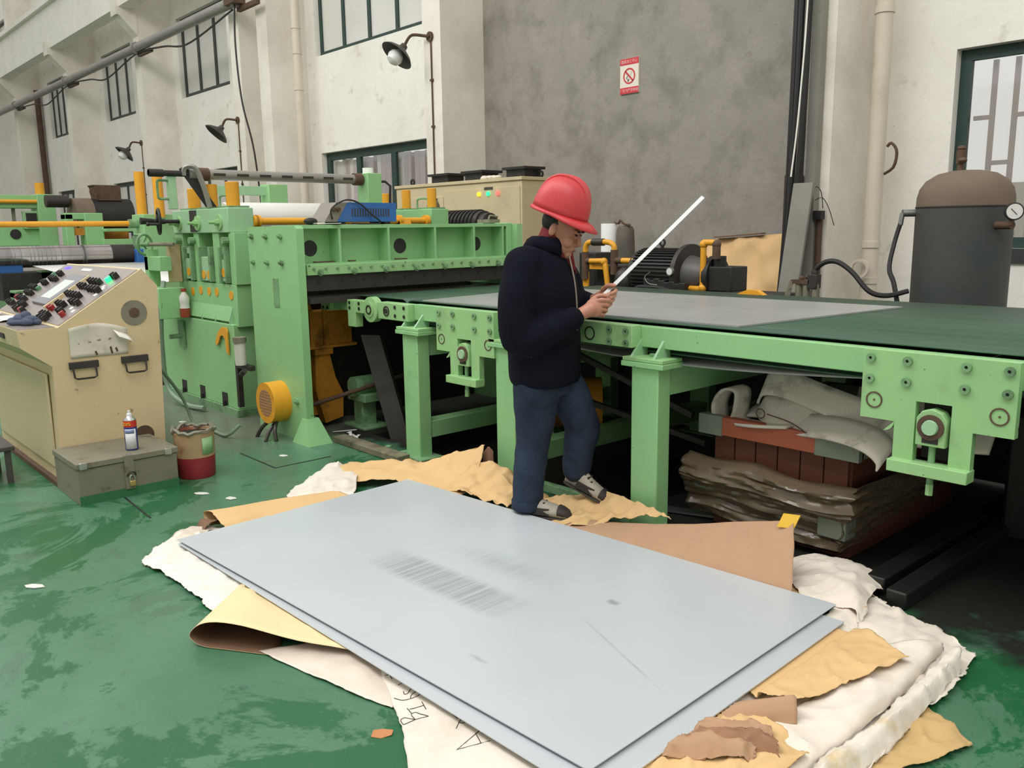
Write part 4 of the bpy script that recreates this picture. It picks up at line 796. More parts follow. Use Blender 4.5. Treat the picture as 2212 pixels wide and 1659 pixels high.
for x, v in ((-5.50,.38),(-5.44,.30),(-5.52,.16),(-5.43,.14),(-5.46,.36)): MB().obox(sp(x,v,.006),(.02,0,0),sl*.012,sn*.001).build('button_label', 'paper', cs)
# side fittings
MB().cyl((-5.331,1.735,.985),(-5.325,1.735,.985),.075,n=32).build('round_cover', 'tool_grey', cs); MB().cyl((-5.326,1.735,.985),(-5.322,1.735,.985),.03,n=24).build('round_cover_hub', 'rust_iron', cs)
MB().cyl((-5.332,1.73,.23),(-5.3285,1.73,.23),.06,n=24).build('cable_hole', 'rust_iron', cs)
for ya, yb, z in ((1.345,1.505,.685),(1.635,1.79,.688)):
    hp = MB().box(-5.332,-5.31,ya,yb,z,z+.04).build('handle_plate', 'steel_dark', cs, bevel=.003)
    MB().tube([(-5.315,ya+.018,z+.01),(-5.30,ya+.02,z-.05),(-5.30,ya+.035,z-.058),(-5.30,yb-.035,z-.058),(-5.30,yb-.02,z-.05),(-5.315,yb-.018,z+.01)],.006,6).build('handle', 'steel_dark', hp)
rows = []
for i in range(9):
    z = .745+.022*i; rows.append([(-5.326+.012*(i/8)**3*(1+math.sin(j*.8)),1.36+.32*j/10,z-.02*(j/10)*(i/8)+.03*math.sin(math.pi*j/10)*(i/8)) for j in range(11)])
pn = thing('taped_notice', (-5.325,1.52,.75), 'grimy curled paper notice stuck on the console side', 'paper')
MB().grid(rows).build('sheet', 'paper_grimy', pn, solid=.001)
MB().grid([[(-5.31+.02*k,1.60+.08*j/4+.01*k,.895-.035*j/4-.02*k) for j in range(5)] for k in range(3)]).build('curled_corner', 'paper', pn, solid=.001)
random.seed(44)
for k in range(5):
    nm = MB()
    for q in range(4): nm.obox((-5.3235,1.415+.055*k+random.uniform(-.008,.008),.832+.004*k+random.uniform(-.006,.006)),(.0004,0,0),(0,random.uniform(.003,.010),0),(0,0,.0012))
    nm.build('faded_mark', 'tool_grey', pn)['kind'] = 'stuff'
for yy, zz, a in ((1.50,.765,.02),(1.585,.775,.035),(1.615,.775,.02)): MB().obox((-5.3238,yy,zz),(.0004,0,0),(0,.005,.003),(0,-.004,a*.6)).build('smudge', 'rust_iron', pn)
# things on the console shelf
gl = thing('work_gloves', (-5.65,1.21,.935), 'crumpled dark blue-grey cloth glove lying on the console shelf', 'glove')
mg = MB()
for c_, r_ in (((-5.66,1.2,.965),(.055,.045,.035)),((-5.60,1.235,.96),(.05,.035,.03)),((-5.55,1.20,.955),(.045,.025,.022)),((-5.70,1.17,.955),(.05,.03,.022)),((-5.62,1.17,.95),(.06,.025,.018)),((-5.58,1.26,.95),(.03,.03,.02)),((-5.63,1.22,.985),(.03,.03,.03))): mg.ell(c_,r_,Matrix.Rotation(random.uniform(0,3),3,'Z'),14,8)
mg.build('glove', 'glove_cloth', gl)
o = MB().grid([[(x,1.12+.18*j/6,.938+.012*math.sin(j*.9)*((x+6.35)/.5)) for x in (-6.35,-6.2,-6.05,-5.88)] for j in range(7)]).build('paper_sheet', 'paper', solid=.002); tag(o, 'loose white paper sheets lying on the console shelf', 'paper')
o = MB().grid([[(x,1.10+.16*j/6,.945+.012*math.cos(j*.9)) for x in (-6.75,-6.6,-6.42)] for j in range(7)]).build('paper_sheet', 'paper_grimy', solid=.002); tag(o, 'cream paper pad at the far left of the console shelf', 'paper')
# ------------------------------------------------------------------ toolbox, can, bucket, stool
tb = thing('tool_chest', (-5.1,1.48,0), 'grey steel tool chest with brass padlock in front of the console', 'tool chest')
MB().box(-5.32,-4.87,1.215,1.75,.0,.20).build('chest', 'tool_grey', tb, bevel=.003); MB().box(-5.325,-4.862,1.208,1.758,.203,.235).build('lid', 'tool_grey', tb, bevel=.003)
MB().box(-4.871,-4.8675,1.215,1.75,0,.05).build('paint_band', 'floor_paint_band', tb)
for yy in (1.245,1.70): MB().box(-4.89,-4.857,yy-.02,yy+.02,.20,.2375).build('lid_clip', 'steel_bright', tb, bevel=.002)
hp = MB().box(-4.870,-4.858,1.455,1.505,.045,.236).build('hasp', 'tool_grey', tb); MB().box(-4.895,-4.862,1.455,1.50,.2355,.239).build('hinge', 'steel_bright', tb)
lk = MB().box(-4.858,-4.842,1.472,1.504,.062,.092).build('padlock', 'brass', hp, bevel=.003); MB().tube(crv([(-4.85,1.476,.09),(-4.85,1.477,.115),(-4.85,1.488,.125),(-4.85,1.499,.115),(-4.85,1.50,.09)],12),.004,6).build('shackle', 'steel_bright', lk)
MB().tube(crv([(-4.856,1.462,.12),(-4.848,1.475,.14),(-4.848,1.50,.14),(-4.856,1.51,.12)],10),.004,6).build('staple', 'steel_dark', hp)
cn = thing('spray_can', (-4.99,1.545,.236), 'white and blue spray can with red band standing on the tool chest', 'spray can')
MB().lathe([(.0,0),(.033,0),(.035,.004),(.035,.135),(0,.135)],(-4.99,1.545,.236),(0,0,1),30).build('body', 'can_blue', cn)
a = [(-4.99+.0356*math.cos(t),1.545+.0356*math.sin(t)) for t in [math.radians(k) for k in range(-75,31,7)]]
MB().grid([[(x,y,z) for x, y in a] for z in (.245,.36)]).build('label', 'can_white', cn, fixn=False, solid=.0006)
a = [(-4.99+.0361*math.cos(t),1.545+.0361*math.sin(t)) for t in [math.radians(k) for k in range(-70,20,7)]]
MB().grid([[(x,y,z) for x, y in a] for z in (.335,.357)]).build('label_print', 'can_print', cn, fixn=False, solid=.0006)
MB().cyl((-4.99,1.545,.371),(-4.99,1.545,.408),.0352,n=30).build('red_band', 'can_red', cn)
text_mesh('band_lettering', '20%', .026, 'can_yellow', cn, (-4.99+.0358*math.cos(-.75),1.545+.0358*math.sin(-.75),.390), (math.sin(.75),math.cos(.75),0), (0,0,1), .0015)
MB().lathe([(.0352,0),(.034,.006),(.018,.024),(.014,.026),(0,.026)],(-4.99,1.545,.408),(0,0,1),24).build('dome', 'steel_bright', cn); MB().lathe([(0,0),(.015,0),(.014,.012),(.008,.016),(.008,.03),(0,.03)],(-4.99,1.545,.433),(0,0,1),16).build('nozzle', 'can_white', cn)
bk = thing('paint_bucket', (-5.02,1.915,0), 'battered rusty bucket with faded red lower half beside the tool chest', 'bucket')
bc = (-5.02,1.915,0)
MB().lathe([(0,0),(.105,0),(.110,.01),(.115,.13),(0,.13)],bc,(0,0,1),36).build('lower_body', 'bucket_red', bk)
MB().lathe([(.115,.13),(.118,.26),(.124,.28),(.122,.285),(.112,.28),(.108,.14)],bc,(0,0,1),36).build('upper_body', 'bucket_rust', bk)
MB().grid([[(bc[0]+.1192*math.cos(t),bc[1]+.1192*math.sin(t),z) for t in [math.radians(k) for k in range(0,41,8)]] for z in (.15,.25)]).build('mint_smear', 'bucket_mint', bk, solid=.001)
random.seed(2); rim = MB()
rim.tube([(bc[0]+(.119+.012*noise.noise(Vector((i*.35,1,2))))*math.cos(2*math.pi*i/40),bc[1]+(.119+.012*noise.noise(Vector((i*.35,1,2))))*math.sin(2*math.pi*i/40),.288+.03*noise.noise(Vector((i*.4,5,2)))) for i in range(40)],.012,5,True); rim.build('torn_rim', 'tool_grey', bk)
MB().cyl((bc[0],bc[1],.26),(bc[0],bc[1],.262),.11,n=28).build('dark_content', 'rubber', bk)
sl_ = thing('metal_stool', (-5.85,.92,0), 'dark metal stool leg and seat edge at the left picture edge', 'stool')
MB().box(-6.02,-5.62,.76,1.08,.20,.225).build('seat', 'stool_grey', sl_, bevel=.004)
for x in (-6.0,-5.67):
    for y in (.78,1.03): MB().box(x,x+.03,y,y+.03,0,.20).build('leg', 'stool_grey', sl_)
# ------------------------------------------------------------------ behind the conveyor
cab = thing('switch_cabinet', (-8.7,7.3,0), 'tall beige switch cabinet with three lit lamps behind the machine line', 'cabinet')
MB().box(-10.2,-7.60,7.02,7.50,0,2.02).build('body', 'cabinet', cab, bevel=.006); MB().box(-10.22,-7.58,7.0,7.52,2.02,2.06).build('top_cover', 'cabinet', cab, bevel=.004)
MB().box(-9.05,-7.63,7.008,7.02,.1,1.95).build('door', 'cabinet', cab, bevel=.004); MB().box(-9.9,-9.12,7.008,7.02,.1,1.88).build('door', 'cabinet', cab, bevel=.004)
MB().box(-9.28,-9.24,6.99,7.01,1.2,1.86).build('door_handle', 'steel_dark', cab)
for x, m_ in ((-8.37,'lamp_yellow'),(-8.19,'lamp_green'),(-8.01,'lamp_red')): MB().cyl((x,7.008,1.88),(x,6.985,1.88),.025,n=16).build('indicator_lamp', m_, cab)
MB().box(-8.27,-8.11,7.0,7.008,1.93,1.96).build('lamp_plate', 'ink', cab)
for p in ((-9.9,7.1),(-7.66,7.4)): MB().ring((p[0],p[1],2.10),(0,-1,0),.025,.045,.02).build('lifting_eye', 'black_iron', cab)
for x0, x1, lab in ((-9.62,-9.18,'left black vent box on top of the beige cabinet'),(-8.90,-8.47,'middle black vent box on top of the beige cabinet'),(-8.09,-7.68,'right black vent box on top of the beige cabinet, nearest the worker')):
    t = thing('vent_box', ((x0+x1)/2,7.2,2.06), lab, 'vent box', 'black vent boxes on the cabinet'); yy = 7.18
    MB().box(x0+.04,x1-.04,yy,7.45,2.06,2.16).build('housing', 'black_iron', t); MB().box(x0,x1,yy-.04,7.49,2.16,2.19).build('lid', 'black_iron', t)
mr_ = MB()
for k in range(7): mr_.ell((-8.46+.05*k,7.15+random.uniform(-.03,.03),2.075+random.uniform(0,.02)),(.05,.05,.025),None,10,6)
tag(mr_.build('cleaning_rag', 'woven'), 'crumpled pale rag lying on the cabinet top', 'rag')
# hydraulic power unit
hy = thing('hydraulic_unit', (-4.6,5.75,0), 'black hydraulic power unit with yellow pipes, motor and pump behind the belt', 'hydraulic unit')
MB().box(-5.35,-3.55,5.45,6.25,0,.92).build('oil_tank', 'black_iron', hy, bevel=.01)
mo = MB().cyl((-4.72,5.75,1.06),(-4.22,5.75,1.06),.20,n=36).build('motor_body', 'black_iron', hy)
for k in range(44):
    a = 2*math.pi*k/44; c_ = Vector((0,math.cos(a),math.sin(a))); MB().obox(Vector((-4.46,5.75,1.06))+c_*.205,(.22,0,0),c_*.012,Vector((0,-math.sin(a),math.cos(a)))*.0035).build('cooling_fin', 'black_iron', mo)
MB().ring((-4.50,5.75,1.32),(0,-1,0),.018,.032,.014,20).cyl((-4.50,5.743,1.25),(-4.50,5.743,1.29),.014,n=8).build('lifting_eye', 'black_iron', mo)
MB().cyl((-4.24,5.75,1.06),(-4.20,5.75,1.06),.25,n=40).build('flange', 'steel_dark', hy); MB().cyl((-4.20,5.75,1.06),(-4.0,5.75,1.06),.16,.10,n=32).build('bell_housing', 'pump_grey', hy)
MB().cyl((-4.0,5.75,1.06),(-3.95,5.75,1.06),.16,n=32).build('pump_flange', 'black_iron', hy); MB().box(-3.95,-3.74,5.62,5.84,.95,1.14).cyl((-3.9,5.7,1.13),(-3.9,5.7,1.22),.05,n=16).build('pump', 'black_iron', hy, bevel=.008)
y = 5.62
def ypipe(pts, r=.024): return MB().tube(pts,r,12).build('yellow_pipe', 'yellow', hy)
ypipe([(-3.88,y,1.32),(-3.93,y,1.325),(-4.0,y,1.325),(-4.005,y,1.31),(-4.0,y,1.28),(-4.0,y,1.02),(-4.0,y,.98),(-4.02,y,.962),(-4.12,y,.962)])
for p in ((-4.0,y,1.31),(-4.0,y,.972)): MB().ell(p,(.034,.034,.034),None,14,8).build('elbow', 'yellow', hy)
MB().cyl((-3.88,y,1.20),(-3.88,y,1.30),.032,n=14).ell((-3.88,y,1.31),(.036,.036,.036),None,12,8).build('check_valve', 'rust_iron', hy)
ypipe(crv([(-5.26,y,1.24),(-5.25,y,1.29),(-5.20,y,1.325),(-5.0,y,1.325),(-4.93,y,1.30),(-4.92,y,1.26)],24))
MB().cyl((-5.17,y,1.325),(-5.04,y,1.325),.032,n=14).build('pipe_sleeve', 'steel_dark', hy)
MB().cyl((-5.26,y,1.0),(-5.26,y,1.24),.032,n=12).cyl((-5.26,y,1.16),(-5.16,y,1.16),.028,n=12).build('valve_body', 'rust_iron', hy)
MB().cyl((-4.92,y,1.05),(-4.92,y,1.26),.032,n=12).cyl((-4.92,y,1.17),(-4.83,y,1.17),.028,n=12).build('valve_body', 'rust_iron', hy)
ypipe([(-5.18,y-.02,1.16),(-5.04,y-.02,1.165),(-5.01,y-.02,1.15),(-5.0,y-.02,1.10),(-4.98,y-.02,.98),(-4.97,y-.02,.92)]); MB().ell((-5.02,y-.02,1.158),(.034,.034,.034),None,12,8).build('elbow', 'yellow', hy); MB().cyl((-4.975,y-.02,.95),(-4.97,y-.02,.915),.036,n=12).build('union_nut', 'yellow', hy)
MB().box(-5.20,-5.0,y-.01,y+.02,1.09,1.135).build('pipe_stay', 'yellow', hy); MB().box(-5.29,-5.23,y,y+.02,.92,1.06).build('pipe_stay', 'yellow', hy)
ypipe([(-4.83,y,1.17),(-4.72,y,1.17),(-4.69,y,1.155),(-4.69,y,1.10),(-4.68,y,.98)]); MB().ell((-4.70,y,1.165),(.034,.034,.034),None,12,8).build('elbow', 'yellow', hy)
MB().box(-5.2,-4.9,5.7,5.95,.9,1.12).build('valve_block', 'black_iron', hy, bevel=.006)
MB().ell((-4.78,5.6,1.0),(.09,.09,.12),None,20,12).build('accumulator', 'steel_dark', hy)
MB().cyl((-4.22,5.50,1.10),(-4.22,5.48,1.10),.034,n=24).build('pressure_gauge', 'steel_mid', hy); MB().cyl((-4.22,5.481,1.10),(-4.22,5.478,1.10),.027,n=24).build('gauge_dial', 'gauge_face', hy)
random.seed(21)
for k in range(8): MB().box(-4.5+.05*k,-4.44+.05*k,5.5,5.56,.93+random.uniform(0,.03),1.0+random.uniform(0,.05)).build('solenoid_valve', 'black_iron', hy, bevel=.006)
for k in range(2): MB().tube(crv([(-4.6+.1*k,5.48,.93),(-4.5+.1*k,5.46,.97),(-4.35+.1*k,5.47,.96),(-4.28+.1*k,5.5,.92)],14),.016,8).build('hose', 'rubber', hy)
MB().tube(crv([(-4.42,5.49,1.09),(-4.46,5.47,1.05),(-4.42,5.47,1.0),(-4.34,5.48,.99)],12),.004,5).build('capillary', 'steel_mid', hy)
MB().box(-5.6,-5.40,5.9,6.2,.9,1.22).build('control_box', 'black_iron', hy, bevel=.006)
# rolls standing against the grey wall
t = thing('paper_roll', (-5.95,6.9,0), 'tall white paper roll standing behind the yellow pipes', 'paper roll'); MB().lathe([(.03,0),(.088,0),(.09,.01),(.09,1.48),(.088,1.49),(.03,1.49)],(-6.02,6.8,0),(0,0,1),28).build('roll', 'film_white', t)
t = thing('wrapped_cylinder', (-5.75,7.0,0), 'brown dusty wrapped cylinder with wire at its neck beside the white paper roll', 'cylinder'); MB().lathe([(0,0),(.10,0),(.105,.3),(.10,1.2),(.09,1.42),(.07,1.46),(0,1.47)],(-5.83,6.83,0),(0,0,1),24).build('cylinder', 'gas_bottle', t)
MB().tube(crv([(-5.95,6.8,1.50),(-5.88,6.78,1.49),(-5.86,6.78,1.52),(-5.80,6.78,1.48),(-5.74,6.8,1.47)],16),.012,5).build('wire_tie', 'rust_iron', t)
# kraft-wrapped pack leaning against the grey wall
pk = thing('wrapped_sheet_pack', (-5.6,8.0,0), 'large kraft-paper wrapped sheet pack leaning against the grey wall', 'wrapped pack')
rows = []; KT = [(-6.5,1.0),(-6.2,1.12),(-6.0,1.19),(-5.7,1.31),(-5.3,1.33),(-4.9,1.36),(-4.4,1.43)]
for i in range(25):
    tz = i/24; row = []
    for j in range(49):
        s_ = j/48; x = -6.45+2.0*s_; top = 0
        for (xa, za), (xb, zb) in zip(KT, KT[1:]):
            if xa <= x <= xb+1e-6: top = za+(zb-za)*(x-xa)/(xb-xa)
        y = 7.75+.5*tz+.10*abs(noise.noise(Vector((x*2.6+tz*2.5,tz*2-x,1))))+.05*noise.noise(Vector((x*6,tz*5,4)))
        row.append((x+.04*noise.noise(Vector((x*3,tz*4,8))),y,tz*top))
    rows.append(row)
MB().grid(rows).build('kraft_wrap', 'kraft', pk, solid=.01)
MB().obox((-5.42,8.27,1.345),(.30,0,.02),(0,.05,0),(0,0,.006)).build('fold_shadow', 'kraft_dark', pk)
# air receiver
tk = thing('air_tank', (-2.35,6.2,0), 'dark round-topped air tank with pressure gauge in front of the barred window', 'tank')
tc = (-2.33,6.25,0)
MB().lathe([(0,.15),(.30,.15),(.302,.2),(.302,1.56),(0,1.56)],tc,(0,0,1),44).build('shell', 'tank_paint', tk); MB().ring((tc[0],tc[1],1.55),(0,0,1),.29,.306,.008,44).build('weld_seam', 'black_iron', tk)
MB().lathe([(.302,1.56),(.300,1.62),(.285,1.68),(.25,1.73),(.18,1.775),(.09,1.795),(0,1.80)],tc,(0,0,1),44).build('dome', 'tank_dust', tk)
for a in (.5,2.6,4.7): MB().box(tc[0]+.25*math.cos(a)-.03,tc[0]+.25*math.cos(a)+.03,tc[1]+.25*math.sin(a)-.03,tc[1]+.25*math.sin(a)+.03,0,.25).build('leg', 'tank_paint', tk)
MB().cyl((-2.36,6.2,1.79),(-2.36,6.2,1.84),.02,n=12).cyl((-2.36,6.2,1.84),(-2.36,6.2,1.93),.028,n=12).ell((-2.34,6.18,1.86),(.03,.03,.02),None,10,6).ell((-2.36,6.2,1.94),(.028,.028,.02),None,10,6).build('safety_valve', 'rust_iron', tk)
MB().cyl((-2.07,6.1,1.43),(-1.96,6.05,1.43),.026,n=12).build('gauge_pipe', 'rust_iron', tk)
MB().cyl((-1.97,6.04,1.43),(-1.97,6.04,1.47),.012,n=8).build('gauge_stem', 'rust_iron', tk); gz = MB().lathe([(0,0),(.056,0),(.056,.022),(.048,.024),(0,.024)],(-1.96,6.05,1.515),(.55,-.83,0),28).build('pressure_gauge', 'black_iron', tk); MB().cyl(Vector((-1.96,6.05,1.515))+Vector((.55,-.83,0))*.02,Vector((-1.96,6.05,1.515))+Vector((.55,-.83,0))*.026,.047,n=28).build('gauge_dial', 'gauge_face', gz)
gp = Vector((-1.96,6.05,1.515))+Vector((.55,-.83,0))*.028; MB().bar(gp+Vector((-.018,-.012,.018)),gp+Vector((.012,.008,-.02)),.004,.002,up=(.55,-.83,0)).build('gauge_needle', 'ink', gz)
MB().cyl((-2.58,6.12,1.52),(-2.66,6.05,1.52),.026,n=10).cyl((-2.66,6.05,1.52),(-2.665,6.04,1.44),.018,n=8).build('outlet_fitting', 'steel_mid', tk)
tag(MB().tube(crv([(-2.665,6.04,1.45),(-2.68,6.0,1.32),(-2.66,5.9,1.15),(-2.60,5.85,1.05),(-2.55,5.82,.9)],24),.016,8).build('air_hose', 'rubber'), 'black hose hanging from the side fitting of the dark tank', 'hose')
tag(MB().tube(crv([(-2.50,5.85,1.0),(-2.60,5.75,.97),(-2.70,5.7,1.0),(-2.82,5.7,1.12),(-2.93,5.7,1.19),(-3.02,5.7,1.19),(-3.09,5.7,1.14),(-3.10,5.7,1.08)],40),.018,8).build('air_hose', 'rubber'), 'black hose arching from the regulator towards the dark tank', 'hose')
rg = thing('air_regulator', (-3.12,5.7,.9), 'dirty compressed-air regulator assembly behind the belt at the right', 'regulator')
MB().box(-3.14,-3.07,5.67,5.74,1.0,1.10).cyl((-3.10,5.7,1.08),(-3.10,5.7,1.13),.026,n=10).build('filter_head', 'steel_dark', rg, bevel=.004)
for x in (-3.22,-3.16,-3.09): MB().cyl((x,5.7,.88),(x,5.7,1.03),.024,n=14).build('filter_cup', 'tool_grey', rg)
MB().box(-3.27,-3.13,5.67,5.73,1.03,1.06).ell((-3.20,5.7,1.07),(.02,.02,.02),None,8,6).ell((-3.16,5.7,1.08),(.014,.014,.014),None,8,6).build('manifold', 'rust_iron', rg); MB().bar((-3.27,5.68,1.05),(-3.29,5.66,.93),.03,.03).build('lever', 'tool_grey', rg)
MB().box(-3.3,-3.0,5.65,5.8,0,.88).build('stand', 'mint_dirty', rg)
o = MB().prism([(-.10,0),(.10,0),(.05,.028),(-.02,.03)],(-3.13,4.92,1.003),(1,0,0),(0,0,1),(0,.05,0)).build('warning_wedge', 'yellow', smooth=False); tag(o, 'small yellow wedge on the far edge of the belt', 'wedge')
# ------------------------------------------------------------------ crates under the conveyor
cr = thing('strap_crate', (-1.95,3.95,0.0), 'open reddish wooden crate with grey corners holding old straps under the conveyor', 'crate')
x0, x1, y0, y1, zt = -2.43,-1.62,3.42,4.62,.545
for k in range(6): MB().box(x0+.06+k*.115,x0+.06+k*.115+.108,y0+.05,y0+.07,.30,zt-.06).build('board', 'wood_red', cr, smooth=False)
for k in range(9): MB().box(x1-.075,x1-.055,y0+.07+k*.12,y0+.07+k*.12+.112,.30,zt-.06).build('board', 'wood_red', cr, smooth=False)
MB().box(x0,x1,y0,y0+.05,zt-.09,zt).build('top_rail', 'wood_paint', cr, bevel=.004); MB().box(x1-.055,x1,y0,y1,zt-.09,zt).build('top_rail', 'corner_grey', cr, bevel=.004); MB().box(x0,x0+.05,y0+.05,y1,zt-.09,zt).build('top_rail', 'corner_grey', cr, bevel=.004); MB().box(x0,x1,y1,y1+.05,zt-.09,zt).build('top_rail', 'corner_grey', cr, bevel=.004)
MB().box(x0-.004,x0+.13,y0-.004,y0+.03,zt-.094,zt+.003).build('corner_plate', 'corner_grey', cr, bevel=.002); MB().box(x1-.20,x1+.004,y0-.004,y0+.03,zt-.094,zt+.003).build('corner_plate', 'corner_grey', cr, bevel=.002)
MB().box(x0+.06,x1-.06,y0+.08,y1,.29,.32).build('crate_floor', 'wood_red', cr)
lc = thing('wrapped_crate', (-1.98,3.95,0), 'lower wooden crate wrapped in dusty crumpled plastic film under the strap crate', 'crate')
for k in range(6): MB().box(-2.36+k*.115,-2.36+k*.115+.108,3.46,3.48,.0,.28).build('board', 'wood_red', lc, smooth=False)
MB().box(-2.36,-1.66,3.48,4.6,0,.29).build('crate_body', 'wood_red', lc, smooth=False)
MB().box(-2.47,-2.30,3.36,3.46,.19,.29).build('corner_block', 'corner_grey', lc, bevel=.006); MB().box(-1.76,-1.63,3.36,3.46,.11,.21).build('corner_block', 'corner_grey', lc, bevel=.006)
rows = []
for i in range(34):
    t_ = i/33; row = []
    for j in range(70):
        s_ = j/69
        # wrap runs round front (-Y) and right (+X) sides
        if s_ < .55: bx, by, nx, ny = -2.47+(.84)*(s_/.55), 3.35, 0, -1
        else: bx, by, nx, ny = -1.62, 3.35+1.0*((s_-.55)/.45), 1, 0
        z = .355-.30*t_-.02*s_
        bul = .035*math.exp(-((t_-.30)/.28)**2)-.05*t_
        wr_ = .035*noise.noise(Vector((s_*3+1,t_*9,0.3)))+.018*noise.noise(Vector((s_*9,t_*26,2)))+.012*abs(noise.noise(Vector((s_*24,t_*16,5))))
        d_ = bul+wr_
        row.append((bx+nx*d_,by+ny*d_-(0 if t_ > .08 else -.05*(1-t_/.08)),z+.02*noise.noise(Vector((s_*6,t_*4,9)))))
    rows.append(row)
MB().grid(rows).build('plastic_wrap', 'wrap', lc, solid=.002)
# lifting straps in the crate
st_ = thing('lifting_straps', (-1.95,3.8,.32), 'pile of old grey webbing slings spilling out of the reddish crate', 'strap')
def strap(pts, wdir, wd, n=40, name='webbing', m_='strap_grey'):
    P = crv(pts,n); Wd = crv(wdir,n) if isinstance(wdir[0],(tuple,list)) else [Vector(wdir)]*n
    MB().grid([[p+w_.normalized()*wd*k for k in (-.5,-.25,0,.25,.5)] for p, w_ in zip(P,Wd)]).build(name, m_, st_, solid=.012)
strap([(-2.36,3.50,.50),(-2.37,3.50,.60),(-2.33,3.52,.67),(-2.28,3.55,.66),(-2.27,3.53,.58),(-2.25,3.48,.53),(-2.12,3.45,.535),(-1.95,3.46,.555)],(.25,1,.1),.10)
strap([(-2.20,3.60,.66),(-2.16,3.58,.71),(-2.05,3.57,.715),(-1.88,3.54,.685),(-1.7,3.52,.65),(-1.52,3.52,.62),(-1.35,3.54,.60)],(.1,.5,1),.13)
strap([(-2.16,3.64,.66),(-2.19,3.60,.62),(-2.12,3.52,.60),(-2.0,3.50,.60),(-1.85,3.52,.59)],(0,.6,.8),.14)
strap([(-2.02,3.50,.55),(-1.85,3.46,.57),(-1.72,3.43,.58),(-1.62,3.41,.575),(-1.55,3.40,.56),(-1.50,3.39,.53),(-1.49,3.38,.50)],(.15,.7,.6),.13)
strap([(-2.28,3.62,.55),(-2.15,3.58,.575),(-2.0,3.56,.57),(-1.9,3.6,.54)],(0,1,.3),.14)
strap([(-1.80,3.75,.66),(-1.65,3.72,.69),(-1.45,3.72,.70),(-1.2,3.75,.68)],(0,.5,1),.11)
strap([(-1.75,3.6,.60),(-1.55,3.58,.58),(-1.35,3.55,.58),(-1.15,3.55,.60)],(0,.6,.8),.10)
MB().tube([(-2.12+.022*math.cos(a),3.46,.585+.022*math.sin(a)) for a in [2*math.pi*k/20 for k in range(20)]],.003,5,True).tube(crv([(-2.08,3.45,.59),(-1.95,3.43,.575),(-1.86,3.41,.545)],10),.003,5).build('wire_loop', 'rust_iron', st_)
MB().ell((-1.9,3.95,.42),(.28,.3,.10),None,16,8).build('webbing_heap', 'strap_grey', st_)
# long dark skids to the right of the crates, brown board, pallet
for k, (xa, ya) in enumerate(((-1.42,3.2),(-1.30,3.12))):
    o = MB().box(xa-.04,xa+.04,ya,5.4,0,.07).build('wood_skid', 'dark_floor', bevel=.008); tag(o, ('dark timber skid lying nearest to the wrapped crate','outer dark timber skid lying on the oily floor at the right')[k], 'skid')
o = MB().box(-1.3,-.5,4.2,4.9,0,.6).build('shade_block', 'dark_floor', bevel=.02); tag(o, 'added dark block keeping light out behind the conveyor take-up plate', 'box')  # added block, holds the space right of the crates in darkness
o = MB().box(-2.9,-2.66,4.3,4.8,.0,.32).build('brown_carton', 'wood_paint', bevel=.006); tag(o, 'brown carton standing in the shadow behind the conveyor leg', 'carton')
o = MB().bar((-2.95,3.28,.012),(-2.35,3.52,.012),.07,.01).build('steel_strip', 'steel_bright'); tag(o, 'short flat steel strip lying on the floor behind the conveyor leg', 'steel strip')
o = MB().bar((-3.35,3.22,.02),(-2.66,3.24,.02),.05,.04).build('floor_channel', 'mint_dirty'); tag(o, 'green floor channel behind the worker', 'channel')
# off-cuts of thin metal and paper in the pit and on the floor
random.seed(31)
sc_names = [('curled bright metal off-cut in the scrap pit by the first conveyor leg',(-4.7,3.5,-.2)),('pale off-cut leaning at the pit edge under the infeed arm',(-5.05,3.4,-.15)),('thin white off-cut beside the green pedestal',(-5.25,3.12,.01)),('small white off-cut at the shear foot',(-5.0,3.05,.01))]
for lab, p in sc_names:
    o = MB()
    for k in range(3):
        a = random.uniform(0,3.1); q = Vector(p)+Vector((random.uniform(-.12,.12),random.uniform(-.06,.06),.01)); d_ = Vector((math.cos(a),math.sin(a),random.uniform(-.05,.25)))*.09
        o.bar(q-d_,q+d_,.02,.003)
    tag(o.build('metal_offcut', 'scrap_white'), lab, 'scrap')
for lab, p, m_ in (('white paper scrap on the floor near the shear foot',(-5.05,2.5),'scrap_white'),('pale scrap on the floor beyond the tool chest corner',(-4.62,1.78),'scrap_white'),('second pale scrap near the red bucket on the floor',(-4.42,1.86),'scrap_white'),('small white chip on the floor left of the kraft roll',(-3.85,.75),'scrap_white'),('white paper curl below the console hose',(-6.55,2.42),'scrap_white')):
    random.seed(hash(lab) % 1000 if False else len(lab)); o = MB().prism([(.05*math.cos(a)*random.uniform(.5,1),.03*math.sin(a)*random.uniform(.5,1)) for a in [k*1.05 for k in range(6)]],(p[0],p[1],.002),(.8,.6,0),(-.6,.8,0),(0,0,.003)).build('floor_scrap', m_, smooth=False); tag(o, lab, 'scrap')
o = MB().prism([(-.03,-.012),(.0,-.018),(.03,-.006),(.032,.012),(.0,.016),(-.026,.012)],(-1.95,1.22,.004),(.67,.74,0),(-.74,.67,.25),(0,0,.002)).build('floor_scrap', 'scrap_orange', smooth=False); tag(o, 'torn orange-brown paper scrap on the green floor in front', 'scrap')
